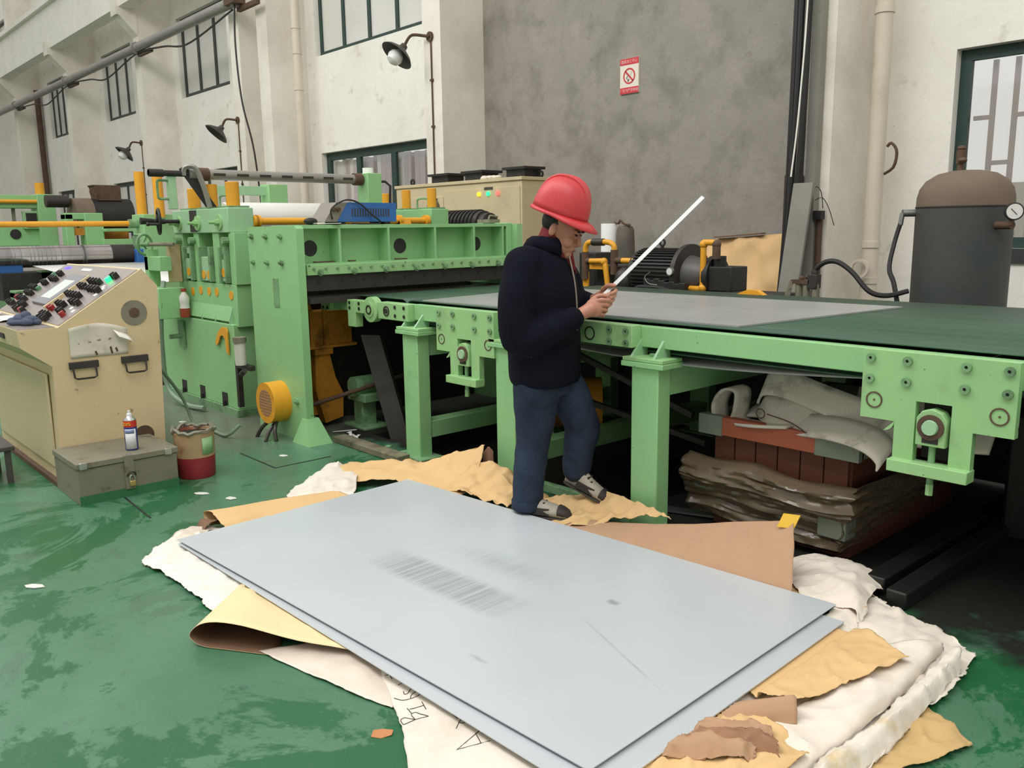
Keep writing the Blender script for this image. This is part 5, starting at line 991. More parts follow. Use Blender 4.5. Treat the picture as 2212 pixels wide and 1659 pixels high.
# ------------------------------------------------------------------ steel sheets on the floor
def sheet(q, z0, z1, m_, label):
    o = MB().add([(x,y,z0) for x, y in q]+[(x,y,z1) for x, y in q], [(0,1,2,3),(7,6,5,4),(0,4,5,1),(1,5,6,2),(2,6,7,3),(3,7,4,0)]).build('steel_sheet', m_, smooth=False)
    tag(o, label, 'steel sheet', 'steel sheets stacked on the floor')
Q1 = [(-3.80,1.335),(-3.84,2.65),(-1.40,2.85),(-1.355,1.465)]
Q2 = [(-3.78,1.33),(-3.80,2.58),(-1.325,2.765),(-1.275,1.40)]
sheet(Q1,.0668,.0700,'sheet_steel_scuffed','top grey steel sheet of the floor stack, with dark rubbed streaks')
sheet(Q2,.0535,.0565,'sheet_steel','second steel sheet, jutting out at the right and front below the top one')
sheet([(x*1.0-.002,y+.004) for x, y in Q2],.0495,.0525,'sheet_steel','lowest steel sheet of the floor stack, lying on the papers')
# ------------------------------------------------------------------ wrapping papers and sacks around the stack
def paper(name, label, curves, m_, cat='paper', nu=36, nv=20, wr=.010, fr=5.0, jag=.012, seed=0, th=.0015, fine=.004, parent=None, crease=0.0):
    random.seed(seed); R_ = [crv(c_,nu) for c_ in curves]; cols = [crv([r[i] for r in R_],nv) for i in range(nu)]
    rows = []
    for j in range(nv):
        row = []
        for i in range(nu):
            p = cols[i][j].copy(); e = min(1.0, 3*min(i,nu-1-i)/nu+.25)
            n1 = noise.noise(Vector((p.x*fr,p.y*fr,seed*3.1))); n2 = noise.noise(Vector((p.x*fr*3.3,p.y*fr*3.3,seed*1.7+9))); n3 = abs(noise.noise(Vector((p.x*fr*1.6+p.y*fr,p.y*fr*1.2-p.x*fr,seed+4))))
            p.z += wr*(n1+n3*1.4)+fine*n2
            if crease: p.z += crease*(max(0,1-4.5*abs(noise.noise(Vector((p.x*fr*.9+p.y*fr*.5,p.y*fr*.8,seed+20)))))+.7*max(0,1-5*abs(noise.noise(Vector((p.x*fr*1.6,p.y*fr*1.3-p.x*fr,seed+31))))))
            p.z = max(p.z,.003)
            if j in (0,nv-1) or i in (0,nu-1): p.x += jag*(1.6*noise.noise(Vector((p.x*16,p.y*16,seed+.5)))+.5*random.uniform(-1,1)); p.y += jag*(1.6*noise.noise(Vector((p.x*16+7,p.y*16,seed+2.5)))+.5*random.uniform(-1,1))
            row.append(p)
        rows.append(row)
    o = MB().grid(rows).build(name, m_, parent, solid=th)
    if label: tag(o, label, cat)
    return o
def under(o, zmax=.046, pad=.0):
    """papers lie under the sheets: keep them below the lowest sheet inside its outline"""
    me = o.data
    for v in me.vertices:
        x, y = v.co.x, v.co.y
        yl = 1.33+(x+3.8)*(.067/2.5)-.01; yh = 2.60+(x+3.8)*(.195/2.485)+.0; 
        if -3.80 < x < -1.27 and yl < y < yh+.06: v.co.z = min(v.co.z, zmax)
    return o
under(paper('wrapping_foil', 'crinkled bright white liner sheet under the left corner of the steel stack', [[(-3.78,1.16,.008),(-3.6,1.185,.012),(-3.35,1.195,.012),(-3.02,1.20,.006)],[(-3.86,1.26,.03),(-3.64,1.29,.035),(-3.35,1.30,.035),(-3.02,1.30,.02)],[(-3.98,1.40,.03),(-3.7,1.5,.04),(-3.4,1.5,.04),(-3.0,1.5,.035)]], 'woven_bright', 'wrapping', wr=.004, fr=8, jag=.010, seed=1, nu=60, nv=30, fine=.001, crease=.008))
under(paper('torn_liner', 'small torn grey liner scraps at the left corner of the stack', [[(-3.92,1.34,.03),(-3.98,1.44,.05),(-3.96,1.56,.03)],[(-3.8,1.36,.04),(-3.82,1.46,.06),(-3.8,1.6,.044)]], 'foil', 'wrapping', nu=16, nv=8, wr=.012, fr=14, jag=.012, seed=2))
# folded kraft flap on the left: teardrop fold
rows = []
for i in range(15):
    a = i/14; pf = Vector((-3.22,1.40,0)).lerp(Vector((-2.86,1.035,0)),a); tp_ = Vector((-3.05,1.46,0)).lerp(Vector((-2.30,1.44,0)),a); bp_ = Vector((-3.0,1.45,0)).lerp(Vector((-2.58,1.22,0)),a)
    h = .055+.045*a; d_ = tp_-pf
    prof = [bp_+Vector((0,0,.005)), pf.lerp(bp_,.35)+Vector((0,0,.005)), pf+d_*.03+Vector((0,0,.008)), pf-d_*.03+Vector((0,0,h*.45)), pf+d_*.06+Vector((0,0,h*.95)), pf+d_*.25+Vector((0,0,h)), pf+d_*.6+Vector((0,0,.05+.01*a)), tp_+Vector((0,0,.046))]
    rows.append(crv(prof,34))
ko = MB().grid(rows).build('kraft_flap', 'kraft_light', solid=.0015, back='kraft_dark'); tag(ko, 'smooth pale kraft paper flap folded over into a loop left of the stack', 'paper')
under(ko)
under(paper('wrapping_foil', 'shiny cream liner strip between the folded kraft flap and the written sack', [[(-2.66,1.18,.004),(-2.38,1.235,.006),(-2.2,1.275,.006),(-2.04,1.315,.004)],[(-2.58,1.30,.02),(-2.36,1.35,.022),(-2.2,1.36,.016),(-2.04,1.36,.008)],[(-2.5,1.5,.02),(-2.3,1.5,.02),(-2.15,1.45,.012),(-2.0,1.42,.008)]], 'foil', 'wrapping', wr=.005, fr=6, jag=.003, seed=3, fine=.001))
sack = under(paper('woven_sack', 'off-white woven sack sheet with handwritten black letters at the front', [[(-2.36,1.46,.03),(-2.06,1.33,.012),(-1.91,1.265,.010),(-1.74,1.165,.008),(-1.5,1.0,.008)],[(-2.28,1.5,.04),(-1.95,1.42,.034),(-1.75,1.38,.03),(-1.5,1.30,.024),(-1.28,1.15,.01)],[(-2.2,1.62,.035),(-1.8,1.62,.04),(-1.5,1.6,.036),(-1.25,1.48,.03),(-1.05,1.3,.012)]], 'woven', 'sack', wr=.004, fr=5, jag=.004, seed=4, fine=.001))
from mathutils.bvhtree import BVHTree
def on_surface(ob, x, y, d=0.003):
    bm = BVHTree.FromPolygons([tuple(v.co) for v in ob.data.vertices],[tuple(p.vertices) for p in ob.data.polygons])
    h = bm.ray_cast(Vector((x,y,1)),Vector((0,0,-1))); return h[0].z+d if h[0] else .03
STR = [[(-1.933,1.285),(-1.92,1.319),(-1.897,1.351)],[(-1.933,1.285),(-1.959,1.293),(-1.959,1.306),(-1.944,1.312),(-1.92,1.319)],[(-1.92,1.319),(-1.952,1.327),(-1.949,1.34),(-1.927,1.343),(-1.897,1.351)],[(-1.978,1.339),(-1.951,1.374)],[(-1.972,1.381),(-1.93,1.366)],[(-1.989,1.338),(-1.957,1.331)],[(-2.069,1.345),(-2.036,1.352),(-2.016,1.373),(-2.008,1.398),(-2.02,1.408),(-2.031,1.402),(-2.029,1.382),(-2.017,1.371)],[(-2.068,1.38),(-2.053,1.373),(-2.047,1.382),(-2.058,1.403),(-2.055,1.411),(-2.038,1.412)],[(-2.11,1.388),(-2.105,1.415)],[(-2.121,1.406),(-2.113,1.426),(-2.088,1.424)],[(-2.194,1.396),(-2.175,1.417)],[(-2.189,1.408),(-2.158,1.397)],[(-1.729,1.408),(-1.711,1.31),(-1.673,1.4)],[(-1.729,1.393),(-1.684,1.375)],[(-1.846,1.402),(-1.82,1.399),(-1.824,1.415)],[(-1.788,1.369),(-1.808,1.402),(-1.796,1.41),(-1.791,1.399),(-1.805,1.39)]]
ink_ = MB()
for s_ in STR:
    P = crv([(x,y,0) for x, y in s_],4*len(s_)) if len(s_) > 3 else [Vector((s_[0][0]+(s_[-1][0]-s_[0][0])*k/5,s_[0][1]+(s_[-1][1]-s_[0][1])*k/5,0)) for k in range(6)] if len(s_) == 2 else [Vector((x,y,0)) for x, y in s_]
    ink_.tube([(p.x,p.y,on_surface(sack,p.x,p.y,.001)) for p in P],.0016,4)
ink_.build('handwriting', 'ink', sack)['kind'] = 'stuff'
# left edge
under(paper('kraft_curl', 'tan kraft paper lip curled up along the left short edge of the stack', [[(-3.70,1.56,.044),(-3.70,1.9,.044),(-3.72,2.3,.044)],[(-3.86,1.56,.082),(-3.88,1.9,.080),(-3.86,2.25,.07)],[(-3.99,1.57,.10),(-3.98,1.9,.085),(-3.94,2.22,.07)],[(-4.07,1.57,.065),(-4.05,1.9,.055),(-4.0,2.2,.045)],[(-4.03,1.58,.012),(-4.0,1.9,.012),(-3.97,2.18,.01)]], 'kraft', nv=28, wr=.004, fr=4, jag=.006, seed=5, fine=.001))
under(paper('torn_liner', 'brown torn paper edge poking out at the left end of the curled lip', [[(-4.0,1.50,.012),(-4.04,1.54,.05),(-4.06,1.62,.02)],[(-3.86,1.46,.04),(-3.9,1.54,.075),(-3.92,1.64,.06)]], 'kraft_dark', nu=14, nv=8, wr=.01, fr=14, jag=.01, seed=6))
under(paper('sack_fold', 'pale woven sack fold behind the curled kraft lip at the left', [[(-4.02,2.02,.008),(-4.24,2.12,.012),(-4.48,2.47,.02)],[(-3.95,2.14,.05),(-4.15,2.28,.06),(-4.46,2.52,.065)],[(-3.78,2.25,.044),(-3.98,2.4,.05),(-4.33,2.62,.04)]], 'woven', 'sack', wr=.006, fr=6, jag=.006, seed=7, nu=44, nv=30, fine=.001, crease=.012))
# behind the back left corner
under(paper('kraft_flap', 'creased kraft flap raised behind the far left corner of the stack', [[(-4.20,2.32,.02),(-4.0,2.56,.044),(-3.72,2.62,.046),(-3.42,2.66,.046)],[(-4.36,2.55,.07),(-4.12,2.76,.09),(-3.80,2.80,.09),(-3.46,2.80,.07)],[(-4.38,2.68,.03),(-4.16,2.86,.035),(-3.83,2.90,.155),(-3.58,3.0,.245)]], 'kraft', wr=.010, fr=4, jag=.005, seed=8, nv=40, nu=56, fine=.001, crease=.016))
under(paper('kraft_flap', 'short dark kraft end curling by the second conveyor leg', [[(-3.60,3.0,.20),(-3.57,3.02,.24),(-3.54,3.03,.22)],[(-3.55,2.96,.05),(-3.52,2.98,.12),(-3.50,3.0,.08)]], 'kraft_dark', nu=12, nv=10, wr=.003, fr=8, jag=.003, seed=9))
under(paper('crumpled_kraft', 'crumpled kraft paper heap left of the worker shoe', [[(-3.56,2.70,.046),(-3.35,2.71,.046),(-3.08,2.73,.046)],[(-3.58,2.82,.11),(-3.36,2.82,.09),(-3.10,2.82,.06)],[(-3.56,2.95,.15),(-3.34,2.97,.13),(-3.10,2.97,.05)],[(-3.54,3.03,.04),(-3.34,3.05,.03),(-3.06,3.05,.02)]], 'kraft', wr=.022, fr=6, jag=.010, seed=10, nv=44, nu=50, fine=.001, crease=.02))
under(paper('crumpled_kraft', 'light kraft paper sheet crumpled under the worker feet', [[(-3.12,2.735,.034),(-2.95,2.75,.036),(-2.8,2.76,.036),(-2.66,2.80,.04)],[(-3.12,2.90,.03),(-2.9,2.92,.03),(-2.68,2.95,.075),(-2.46,2.965,.10)],[(-3.1,3.06,.03),(-2.82,3.07,.12),(-2.56,3.05,.145),(-2.26,2.99,.13)]], 'kraft', wr=.008, fr=6, jag=.005, seed=11, nv=40, nu=50, fine=.002, crease=.018))
under(paper('kraft_flap', 'broad pinkish-brown kraft flap standing up behind the stack, yellow tape at its corner', [[(-2.75,2.755,.044),(-2.3,2.775,.046),(-1.9,2.80,.046),(-1.56,2.82,.046)],[(-2.70,2.86,.066),(-2.28,2.87,.09),(-1.88,2.88,.125),(-1.60,2.89,.15)],[(-2.60,2.92,.065),(-2.19,2.95,.15),(-1.90,2.98,.23),(-1.67,3.0,.29)]], 'kraft_back', wr=.003, fr=3, jag=.002, seed=12, nv=24, fine=.0008))
fl_ = [o for o in C.objects if o.get('label','').startswith('broad pinkish')][0]
MB().obox((-1.685,2.99,.285),(.03,.012,.0),(.0,.003,.0),(.006,.012,.026)).build('yellow_tape', 'tape_yellow', fl_)
# right side
under(paper('woven_sack', 'white woven sack piece folded at the far right corner of the stack', [[(-1.72,3.02,.03),(-1.74,3.22,.06),(-1.52,3.29,.06),(-1.38,3.19,.03)],[(-1.62,2.92,.05),(-1.60,3.05,.07),(-1.46,3.10,.08),(-1.36,3.04,.045)],[(-1.5,2.82,.044),(-1.42,2.86,.05),(-1.34,2.88,.055),(-1.26,2.72,.03)]], 'woven', 'sack', wr=.010, fr=6, jag=.008, seed=13, nv=44, nu=56, fine=.001, crease=.009))
under(paper('kraft_strip', 'narrow light kraft strip beside the far right corner of the steel stack', [[(-1.66,2.84,.046),(-1.5,2.86,.05),(-1.34,2.90,.055)],[(-1.64,2.98,.05),(-1.48,2.97,.06),(-1.32,2.96,.05)]], 'kraft', nu=16, nv=10, wr=.005, seed=14))
under(paper('woven_sack', 'large ragged white woven sack sheet spread out at the right of the stack', [[(-1.44,3.17,.012),(-1.28,3.06,.02),(-1.13,3.03,.02),(-0.94,2.93,.012)],[(-1.42,2.98,.035),(-1.25,2.88,.03),(-1.08,2.80,.03),(-0.91,2.64,.015)],[(-1.40,2.70,.035),(-1.25,2.55,.03),(-1.08,2.46,.03),(-0.91,2.36,.015)],[(-1.40,2.3,.03),(-1.28,2.2,.025),(-1.10,2.12,.03),(-0.90,2.06,.012)],[(-1.38,1.8,.03),(-1.25,1.75,.025),(-1.08,1.72,.02),(-0.92,1.70,.010)]], 'woven', 'sack', wr=.010, fr=5, jag=.012, seed=15, nu=70, nv=80, fine=.001, crease=.010))
under(paper('sack_fold', 'folded over woven sack layer along the right side of the white sack', [[(-1.20,2.62,.05),(-1.16,2.32,.05),(-1.16,2.05,.05),(-1.22,1.80,.05)],[(-1.10,2.74,.066),(-1.06,2.40,.066),(-1.07,2.1,.062),(-1.10,1.80,.055)],[(-1.03,2.84,.058),(-1.0,2.44,.062),(-1.0,2.12,.056),(-1.02,1.80,.05)],[(-1.015,2.85,.03),(-.985,2.44,.03),(-.985,2.12,.03),(-1.005,1.80,.03)]], 'woven', 'sack', wr=.006, fr=5, jag=.004, seed=16, nu=50, nv=24, fine=.002, crease=.010))
under(paper('sack_hem', 'crumpled pale sack hem with yellow stains at the outer right edge', [[(-0.99,2.84,.04),(-0.975,2.50,.04),(-0.97,2.2,.04),(-1.0,1.82,.035)],[(-0.955,2.82,.06),(-0.94,2.48,.055),(-0.935,2.16,.055),(-0.97,1.8,.045)],[(-0.925,2.76,.015),(-0.91,2.42,.015),(-0.90,2.12,.015),(-0.94,1.78,.012)]], 'hem_stained', 'sack', wr=.008, fr=9, jag=.006, seed=26, nu=60, nv=18, fine=.002, crease=.009))
under(paper('kraft_sheet', 'creased tan kraft sheet lying at the right corner below the second steel sheet', [[(-1.36,2.72,.044),(-1.21,2.71,.075),(-1.03,2.60,.085)],[(-1.36,2.45,.044),(-1.2,2.42,.078),(-1.08,2.40,.085)],[(-1.34,2.14,.044),(-1.22,2.11,.075),(-1.14,2.15,.08)]], 'kraft', wr=.003, fr=7, jag=.005, seed=17, fine=.001, crease=.008, nu=46, nv=40))
under(paper('kraft_curl', 'small brown paper curl sticking out from under the right edge of the stack', [[(-1.37,1.925,.046),(-1.27,2.02,.075),(-1.17,2.12,.085)],[(-1.345,1.905,.05),(-1.235,1.995,.095),(-1.14,2.10,.118)],[(-1.32,1.89,.046),(-1.215,1.975,.08),(-1.115,2.07,.095)],[(-1.31,1.885,.046),(-1.205,1.965,.055),(-1.105,2.055,.06)]], 'kraft_back', nu=20, nv=16, wr=.001, jag=.002, seed=18, fine=.0005))
under(paper('kraft_sheet', 'crinkled yellowish kraft sheet at the lower right front of the stack', [[(-1.38,1.95,.044),(-1.28,2.00,.06),(-1.13,2.00,.07),(-1.0,1.93,.06)],[(-1.38,1.75,.044),(-1.26,1.80,.06),(-1.12,1.82,.068),(-1.02,1.80,.06)],[(-1.38,1.5,.04),(-1.24,1.55,.055),(-1.10,1.58,.06),(-1.0,1.6,.05)]], 'kraft', wr=.006, fr=8, jag=.006, seed=19, fine=.002, crease=.012, nu=46, nv=40))
for k, (cx, cy, dz, m_, lab) in enumerate(((-1.24,1.83,.0,'kraft_back','upper torn brown paper layer at the bottom right edge of the stack'),(-1.20,1.79,.006,'kraft_brown','middle dark torn brown paper layer below the brown curl'),(-1.23,1.73,.004,'kraft_back','lowest torn brown paper layer at the picture bottom right'))):
    under(paper('torn_kraft', lab, [[(cx-.11,cy-.07,.05),(cx-.03,cy+.03,.08+dz),(cx+.05,cy+.10,.085+dz),(cx+.11,cy+.13,.08)],[(cx-.09,cy-.085,.055),(cx,cy-.0,.098+dz),(cx+.08,cy+.06,.10+dz),(cx+.135,cy+.10,.09)],[(cx-.07,cy-.10,.05),(cx+.03,cy-.03,.066),(cx+.10,cy+.03,.07),(cx+.15,cy+.07,.066)]], m_, nu=40, nv=18, wr=.004, fr=9, jag=.010, seed=20+k, fine=.002, crease=.012))
under(paper('kraft_sheet', 'old dark-stained kraft sheet lying flat at the far lower right', [[(-1.0,2.44,.006),(-.92,2.50,.008),(-.76,2.40,.006)],[(-1.0,2.2,.01),(-.92,2.25,.010),(-.80,2.24,.008)],[(-1.0,1.95,.006),(-.95,2.0,.008),(-.88,2.05,.006)]], 'kraft_old', wr=.003, fr=8, jag=.003, seed=23, fine=.001, crease=.010, nu=40, nv=40))
# ------------------------------------------------------------------ the worker
PC = Vector((-2.96,2.88,0)); PF = Vector((.90,.436,0)); PR = Vector((.436,-.90,0))
def pp(f, r, z): return PC+PF*f+PR*r+Vector((0,0,z))
PROT = Matrix((PF,PR,Vector((0,0,1)))).transposed()
def loft(mb, secs, n=24, axis=None):
    """secs: (f,r,z, half f, half r) horizontal elliptic sections"""
    vs = []; m_ = len(secs)
    for f, r, z, a, b in secs:
        for i in range(n):
            t = 2*math.pi*i/n; vs.append(pp(f+a*math.cos(t),r+b*math.sin(t),z))
    fs = [(k*n+i,k*n+(i+1)%n,(k+1)*n+(i+1)%n,(k+1)*n+i) for k in range(m_-1) for i in range(n)]+[tuple(range(n-1,-1,-1)),tuple((m_-1)*n+i for i in range(n))]
    mb.add(vs,fs)
def limb(mb, pts, rs, n=18, steps=20):
    P = crv([pp(*p) for p in pts],steps); Rr = [v.x for v in crv([(r,0,0) for r in rs],steps)]
    mb.tube(P,Rr,n); mb.ell(P[0],(Rr[0],)*3,None,16,10); mb.ell(P[-1],(Rr[-1],)*3,None,16,10)
def remesh(mb, name, m_, parent, vox, smooth_it=6, wrinkle=0.0, wf=14.0, fac=.5):
    o = mb.build(name, m_, parent)
    q = o.modifiers.new('remesh','REMESH'); q.mode = 'VOXEL'; q.voxel_size = vox; q.use_smooth_shade = True
    q = o.modifiers.new('smooth','SMOOTH'); q.factor = fac; q.iterations = smooth_it
    bpy.context.view_layer.update()
    me = bpy.data.meshes.new_from_object(o.evaluated_get(bpy.context.evaluated_depsgraph_get())); old = o.data
    o.modifiers.clear(); o.data = me; bpy.data.meshes.remove(old); me.name = name
    if wrinkle:
        nr = [v.normal.copy() for v in me.vertices]
        for v, n_ in zip(me.vertices,nr): v.co += n_*wrinkle*(noise.noise(v.co*wf*.7)+.7*noise.noise(Vector(((v.co.x+v.co.z*.7)*wf*1.1,(v.co.y+v.co.z*.5)*wf*1.1,v.co.z*wf*.5))))
    me.polygons.foreach_set('use_smooth',[True]*len(me.polygons))
    if not me.materials: me.materials.append(MATS[m_])
    return o
pe = thing('person', tuple(PC), 'worker in red hard hat, navy jacket and jeans holding a steel ruler', 'person')
# body: head, neck, torso core, arms and hands as one continuous surface
bd = MB(); HT_ = Matrix.Rotation(math.radians(24),3,'Y')   # head bowed forwards
HR = PROT@HT_
hc = pp(.085,0,1.455)
def hp_(f, r, z): return hc+HR@Vector((f,r,z))
bd.ell(hc+HR@Vector((0,0,.02)),(.095,.074,.11),HR,24,16)          # skull
bd.ell(hp_(.035,0,-.065),(.062,.054,.07),HR,20,12)                  # jaw
bd.ell(hp_(.075,0,-.105),(.026,.028,.024),HR,14,10)                 # chin
bd.ell(hp_(.062,.032,-.045),(.03,.026,.034),HR,14,10); bd.ell(hp_(.062,-.032,-.045),(.03,.026,.034),HR,14,10)   # cheeks
nb = [hp_(.090,0,.0),hp_(.104,0,-.022),hp_(.114,0,-.040),hp_(.098,0,-.050)]; bd.tube(nb,[.010,.012,.016,.012],10)
bd.ell(hp_(.088,0,-.075),(.018,.026,.014),HR,14,8)                  # mouth mound
bd.ell(hp_(.085,.03,.012),(.016,.026,.012),HR,12,8); bd.ell(hp_(.085,-.03,.012),(.016,.026,.012),HR,12,8)       # brow
for s_ in (1,-1): bd.ell(hp_(-.012,s_*.076,-.018),(.018,.010,.032),HR,12,8)   # ears
limb(bd,[(-.0,0,1.34),(.03,0,1.40),(.065,0,1.45)],[.062,.056,.058])
loft(bd,[(0,0,.80,.10,.15),(0,0,1.0,.10,.15),(0,0,1.2,.10,.17),(0,0,1.32,.08,.15),(.0,0,1.37,.05,.07)])
# arms inside the sleeves down to the hands
NA = [(-.045,.165,1.275),(-.055,.228,1.11),(-.035,.242,.94),(.10,.205,.985),(.225,.135,1.06)]; FA = [(-.03,-.165,1.275),(.03,-.215,1.18),(.06,-.225,1.10),(.15,-.155,1.085),(.235,-.075,1.11)]
limb(bd,NA,[.05,.045,.042,.036,.029]); limb(bd,FA,[.05,.045,.042,.036,.029])
limb(bd,[(0,.09,.82),(-.02,.11,.45),(-.055,.11,.10)],[.08,.06,.045]); limb(bd,[(0,-.09,.82),(.15,-.09,.49),(.115,-.09,.22)],[.08,.06,.045])
def finger(mb, pts, r): P = crv([pp(*p) for p in pts],12); mb.tube(P,[r*1.05,r*1.05,r*1.0,r*1.02,r*1.05,r,r*.95,r*.98,r*.98,r*.92,r*.88,r*.75],12); mb.ell(P[-1],(r*.78,)*3,None,10,8); mb.ell(P[0],(r*1.1,)*3,None,10,8)
# near (right) hand: back of the hand towards the camera, fingers wrapped round the ruler
h1 = bd
def q1(f, r, z): return (f,r,z)
limb(h1,[(.215,.142,1.055),(.240,.125,1.068),(.262,.108,1.080)],[.029,.031,.036],16,10)
h1.ell(pp(.275,.100,1.086),(.040,.022,.044),PROT@Matrix.Rotation(math.radians(-22),3,'Y')@Matrix.Rotation(math.radians(-18),3,'Z'),20,14)
for k, (dz, ln) in enumerate(((.034,.98),(.012,1.06),(-.010,1.0),(-.031,.84))):
    z = 1.086+dz; f0 = .300-.010*k*.6
    finger(h1,[(f0-.012,.098,z),(f0+.016*ln,.088,z+.002),(f0+.034*ln,.060,z-.004),(f0+.024*ln,.036,z-.012),(f0+.002,.034,z-.015)],.0098-.0006*k)
finger(h1,[(.262,.085,1.122),(.285,.072,1.138),(.308,.062,1.140),(.328,.055,1.138)],.0112)
# far (left) hand gripping the ruler further up
h2 = bd
limb(h2,[(.225,-.085,1.105),(.255,-.062,1.118),(.280,-.045,1.125)],[.029,.031,.035],16,10)
h2.ell(pp(.296,-.028,1.13),(.040,.024,.040),PROT@Matrix.Rotation(math.radians(-25),3,'Y')@Matrix.Rotation(math.radians(20),3,'Z'),20,14)
for k, (dz, ln) in enumerate(((.030,.98),(.010,1.06),(-.011,1.0),(-.031,.84))):
    z = 1.13+dz; f0 = .322-.006*k
    finger(h2,[(f0-.010,-.026,z),(f0+.018*ln,-.012,z+.002),(f0+.034*ln,.016,z-.002),(f0+.024*ln,.042,z-.010),(f0+.004,.046,z-.014)],.0098-.0006*k)
finger(h2,[(.285,-.012,1.164),(.308,.002,1.180),(.330,.012,1.184),(.350,.018,1.184)],.0112)
remesh(bd,'body','skin',pe,.0033,3)
# clothes
jk = MB()
loft(jk,[(-.005,0,.705,.160,.215),(-.005,0,.74,.172,.225),(-.005,0,.85,.172,.222),(-.005,0,.97,.172,.220),(-.005,0,1.09,.170,.222),(-.012,0,1.19,.168,.222),(-.02,0,1.27,.152,.205),(-.02,0,1.325,.122,.165),(-.005,0,1.37,.092,.118),(.015,0,1.40,.072,.085)],36)
limb(jk,NA[:-1]+[(.19,.158,1.038)],[.094,.092,.082,.070,.056]); limb(jk,FA[:-1]+[(.205,-.105,1.083)],[.095,.086,.078,.066,.055])
jo = remesh(jk,'jacket','navy',pe,.009,12,wrinkle=.007,wf=9)
for pts, rr in (([(.183,.163,1.034),(.200,.152,1.045)],.056),([(.197,-.112,1.078),(.212,-.100,1.090)],.055)):
    a_, b_ = pp(*pts[0]), pp(*pts[1]); MB().cyl(a_,b_,rr*.98,rr*.94,n=24).build('cuff', 'navy', jo)
# collar, opening and zip
co = MB(); rows = []
for k in range(21):
    t = math.radians(-150+300*k/20)+math.pi
    ca, sa = math.cos(t), math.sin(t); rows.append([pp(.018+.078*ca,.086*sa,1.375),pp(.020+.083*ca,.090*sa,1.412-.012*max(0,ca)),pp(.016+.098*ca,.108*sa,1.398-.03*max(0,ca)),pp(.010+.112*ca,.126*sa,1.365-.045*max(0,ca))])
co.grid(rows).build('collar', 'navy', jo, solid=.006)
sr = MB(); limb(sr,[(.03,0,1.34),(.04,0,1.395),(.052,0,1.425)],[.085,.072,.068]); sro = remesh(sr,'shirt','shirt_red',pe,.006,3,.003,30)
rows = []
for k in range(9):
    t = k/8; rows.append([pp(.095-.01*t,.03*(1-t)*.9+.004,1.40-.10*t),pp(.125+.035*t,.0,1.395-.16*t),pp(.095,-.05*(1-t)-.004,1.40-.10*t)])
MB().grid(rows).build('shirt_front', 'shirt_red', sro, solid=.004)
zp = MB().tube(crv([pp(.130,.022,1.32),pp(.155,.018,1.20),pp(.166,.016,1.08),pp(.168,.02,.97)],20),.004,6).build('zip', 'zip_grey', jo)
MB().tube(crv([pp(.045,.222,.93),pp(.03,.228,.90),pp(.01,.230,.865)],8),.007,6).build('pocket_piping', 'zip_grey', jo)
MB().obox(pp(.175,.165,1.06),PF*.018,PR*.003,Vector((0,0,.018))).build('sleeve_badge', 'tool_grey', jo)
tr_ = MB()
loft(tr_,[(0,0,.66,.13,.18),(0,0,.74,.145,.185),(0,0,.82,.145,.185)],28)
limb(tr_,[(-.01,.095,.74),(-.015,.10,.60),(-.03,.105,.44),(-.05,.105,.27),(-.062,.105,.12)],[.118,.105,.086,.080,.076]); limb(tr_,[(.01,-.095,.74),(.09,-.095,.62),(.155,-.095,.49),(.145,-.095,.36),(.125,-.095,.245)],[.118,.106,.090,.080,.072])
remesh(tr_,'jeans','denim',pe,.008,6,wrinkle=.008,wf=13)
MB().lathe([(.070,-.02),(.080,-.012),(.080,.03),(.074,.04)],pp(-.062,.105,.10),(0,0,1),24).build('jeans_cuff', 'denim', pe)
def shoe(heel, toe, up, label):
    heel, toe = Vector(heel), Vector(toe); d_ = (toe-heel); L_ = d_.length; d_.normalize(); up = Vector(up); sd = d_.cross(up).normalized(); up = sd.cross(d_).normalized()
    def lo(secs, n=20):
        mb = MB(); vs = []
        for a, z0, hh, wd in secs:
            for i in range(n):
                t = 2*math.pi*i/n; vs.append(heel+d_*(a*L_)+sd*(wd*math.cos(t))+up*(z0+hh*(1+math.sin(t))/2))
        m_ = len(secs); mb.add(vs,[(k*n+i,k*n+(i+1)%n,(k+1)*n+(i+1)%n,(k+1)*n+i) for k in range(m_-1) for i in range(n)]+[tuple(range(n-1,-1,-1)),tuple((m_-1)*n+i for i in range(n))]); return mb
    s_ = lo([(-.02,.008,.07,.020),(.04,.008,.095,.034),(.15,.008,.115,.038),(.32,.008,.105,.038),(.5,.008,.082,.043),(.7,.008,.066,.047),(.86,.008,.056,.044),(.96,.008,.044,.032),(1.01,.01,.026,.012)]).build('shoe', 'shoe_grey', pe)
    lo([(-.03,0,.022,.018),(.05,0,.024,.038),(.3,0,.022,.039),(.55,0,.022,.046),(.75,0,.022,.050),(.92,0,.022,.042),(1.02,.002,.020,.016)]).build('sole', 'shoe_dark', s_)
    lo([(.80,.012,.062,.0475),(.88,.012,.055,.0455),(.965,.012,.042,.034),(1.015,.012,.026,.014)]).build('toe_cap', 'shoe_dark', s_)
    for k in range(4):
        a = .36+.09*k; c_ = heel+d_*(a*L_)+up*(.104-.012*k); MB().bar(c_-sd*.026,c_+sd*.026,.009,.008,up=up).build('lace', 'shoe_dark', s_)
    MB().obox(heel+d_*(.48*L_)+up*.042+sd*.041,d_*.05,sd*.003,up*.018).obox(heel+d_*(.48*L_)+up*.042-sd*.041,d_*.05,sd*.003,up*.018).build('side_panel', 'shoe_dark', s_)
shoe(pp(-.12,.11,.048),pp(.16,.105,.045),(0,0,1),'')
shoe(pp(.07,-.09,.17),pp(.30,-.06,.085),(.3,.15,1),'')
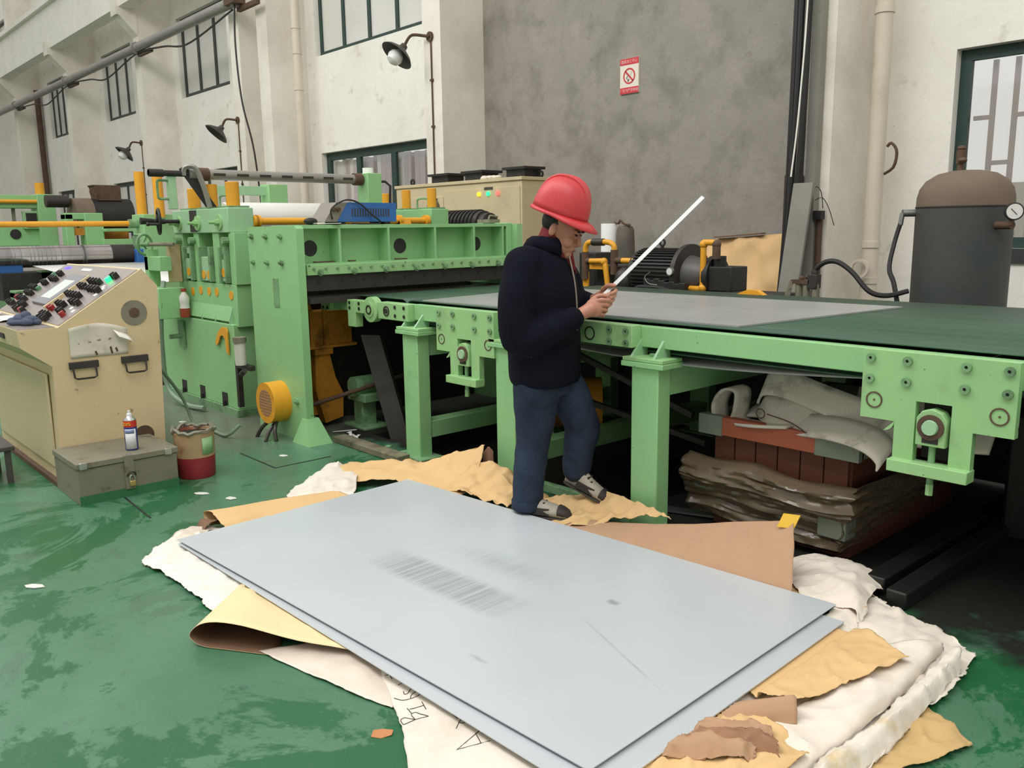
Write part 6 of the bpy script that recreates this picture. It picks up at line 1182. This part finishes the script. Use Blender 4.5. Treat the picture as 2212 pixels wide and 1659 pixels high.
# face details and hair
hr = MB().ell(hp_(-.022,0,.015),(.082,.0775,.075),HR,20,12).build('hair', 'hair', pe)
for s_ in (1,-1):
    MB().ell(hp_(.093,s_*.031,-.003),(.006,.015,.0045),HR,12,8).build('eye', 'hair', pe)
    MB().ell(hp_(.100,s_*.031,.016),(.005,.019,.005),HR,12,8).build('eyebrow', 'hair', pe)
MB().ell(hp_(.104,0,-.077),(.006,.020,.0055),HR,12,8).build('lips', 'lip', pe)
# hard hat
HC = pp(.088,0,1.548); HHR = PROT@Matrix.Rotation(math.radians(20),3,'Y')
def hh(f, r, z): return HC+HHR@Vector((f,r,z))
hm_ = MB(); rows = []; n = 40
for j in range(13):
    ph = math.pi/2*j/12
    row = []
    for i in range(n):
        t = 2*math.pi*i/n; rr = math.cos(ph)**.75 if j < 12 else 0.0
        row.append(hh(.138*rr*math.cos(t),.114*rr*math.sin(t),-.03+.172*math.sin(ph)**.95))
    rows.append(row)
vs = [p for r in rows for p in r]; hm_.add(vs,[(j*n+i,j*n+(i+1)%n,(j+1)*n+(i+1)%n,(j+1)*n+i) for j in range(12) for i in range(n)])
hat = hm_.build('hard_hat', 'helmet_red', pe, solid=.004)
rows = []
for i in range(n+1):
    t = 2*math.pi*i/n; fr_ = max(0,math.cos(t)); e = .012+.055*fr_**1.6
    a0 = (.137*math.cos(t),.113*math.sin(t)); l_ = math.hypot(*a0); u_ = (a0[0]/l_,a0[1]/l_)
    rows.append([hh(a0[0],a0[1],-.028),hh(a0[0]+u_[0]*e*.5,a0[1]+u_[1]*e*.5,-.034-.006*fr_),hh(a0[0]+u_[0]*e,a0[1]+u_[1]*e,-.044-.02*fr_)])
MB().grid(rows).build('brim', 'helmet_red', hat, solid=.005)
for s_ in (-.034,0,.034): MB().tube(crv([hh(.118,s_,.055),hh(.085,s_*1.0,.108),hh(.03,s_,.138),hh(-.04,s_,.136),hh(-.09,s_,.104),hh(-.118,s_,.055)],24),[.004+.007*math.sin(math.pi*k/23) for k in range(24)],8).build('ridge', 'helmet_red', hat)
# steel ruler in his hands
ra, rb = pp(.262,.045,1.098), Vector((-2.43,3.40,1.585))
ra2 = ra; o = MB().bar(ra2,rb,.019,.0025,up=(.5,-.6,.6)).build('steel_ruler', 'ruler'); tag(o, 'long bright steel ruler held up diagonally by the worker', 'ruler')
bpy.context.view_layer.update()
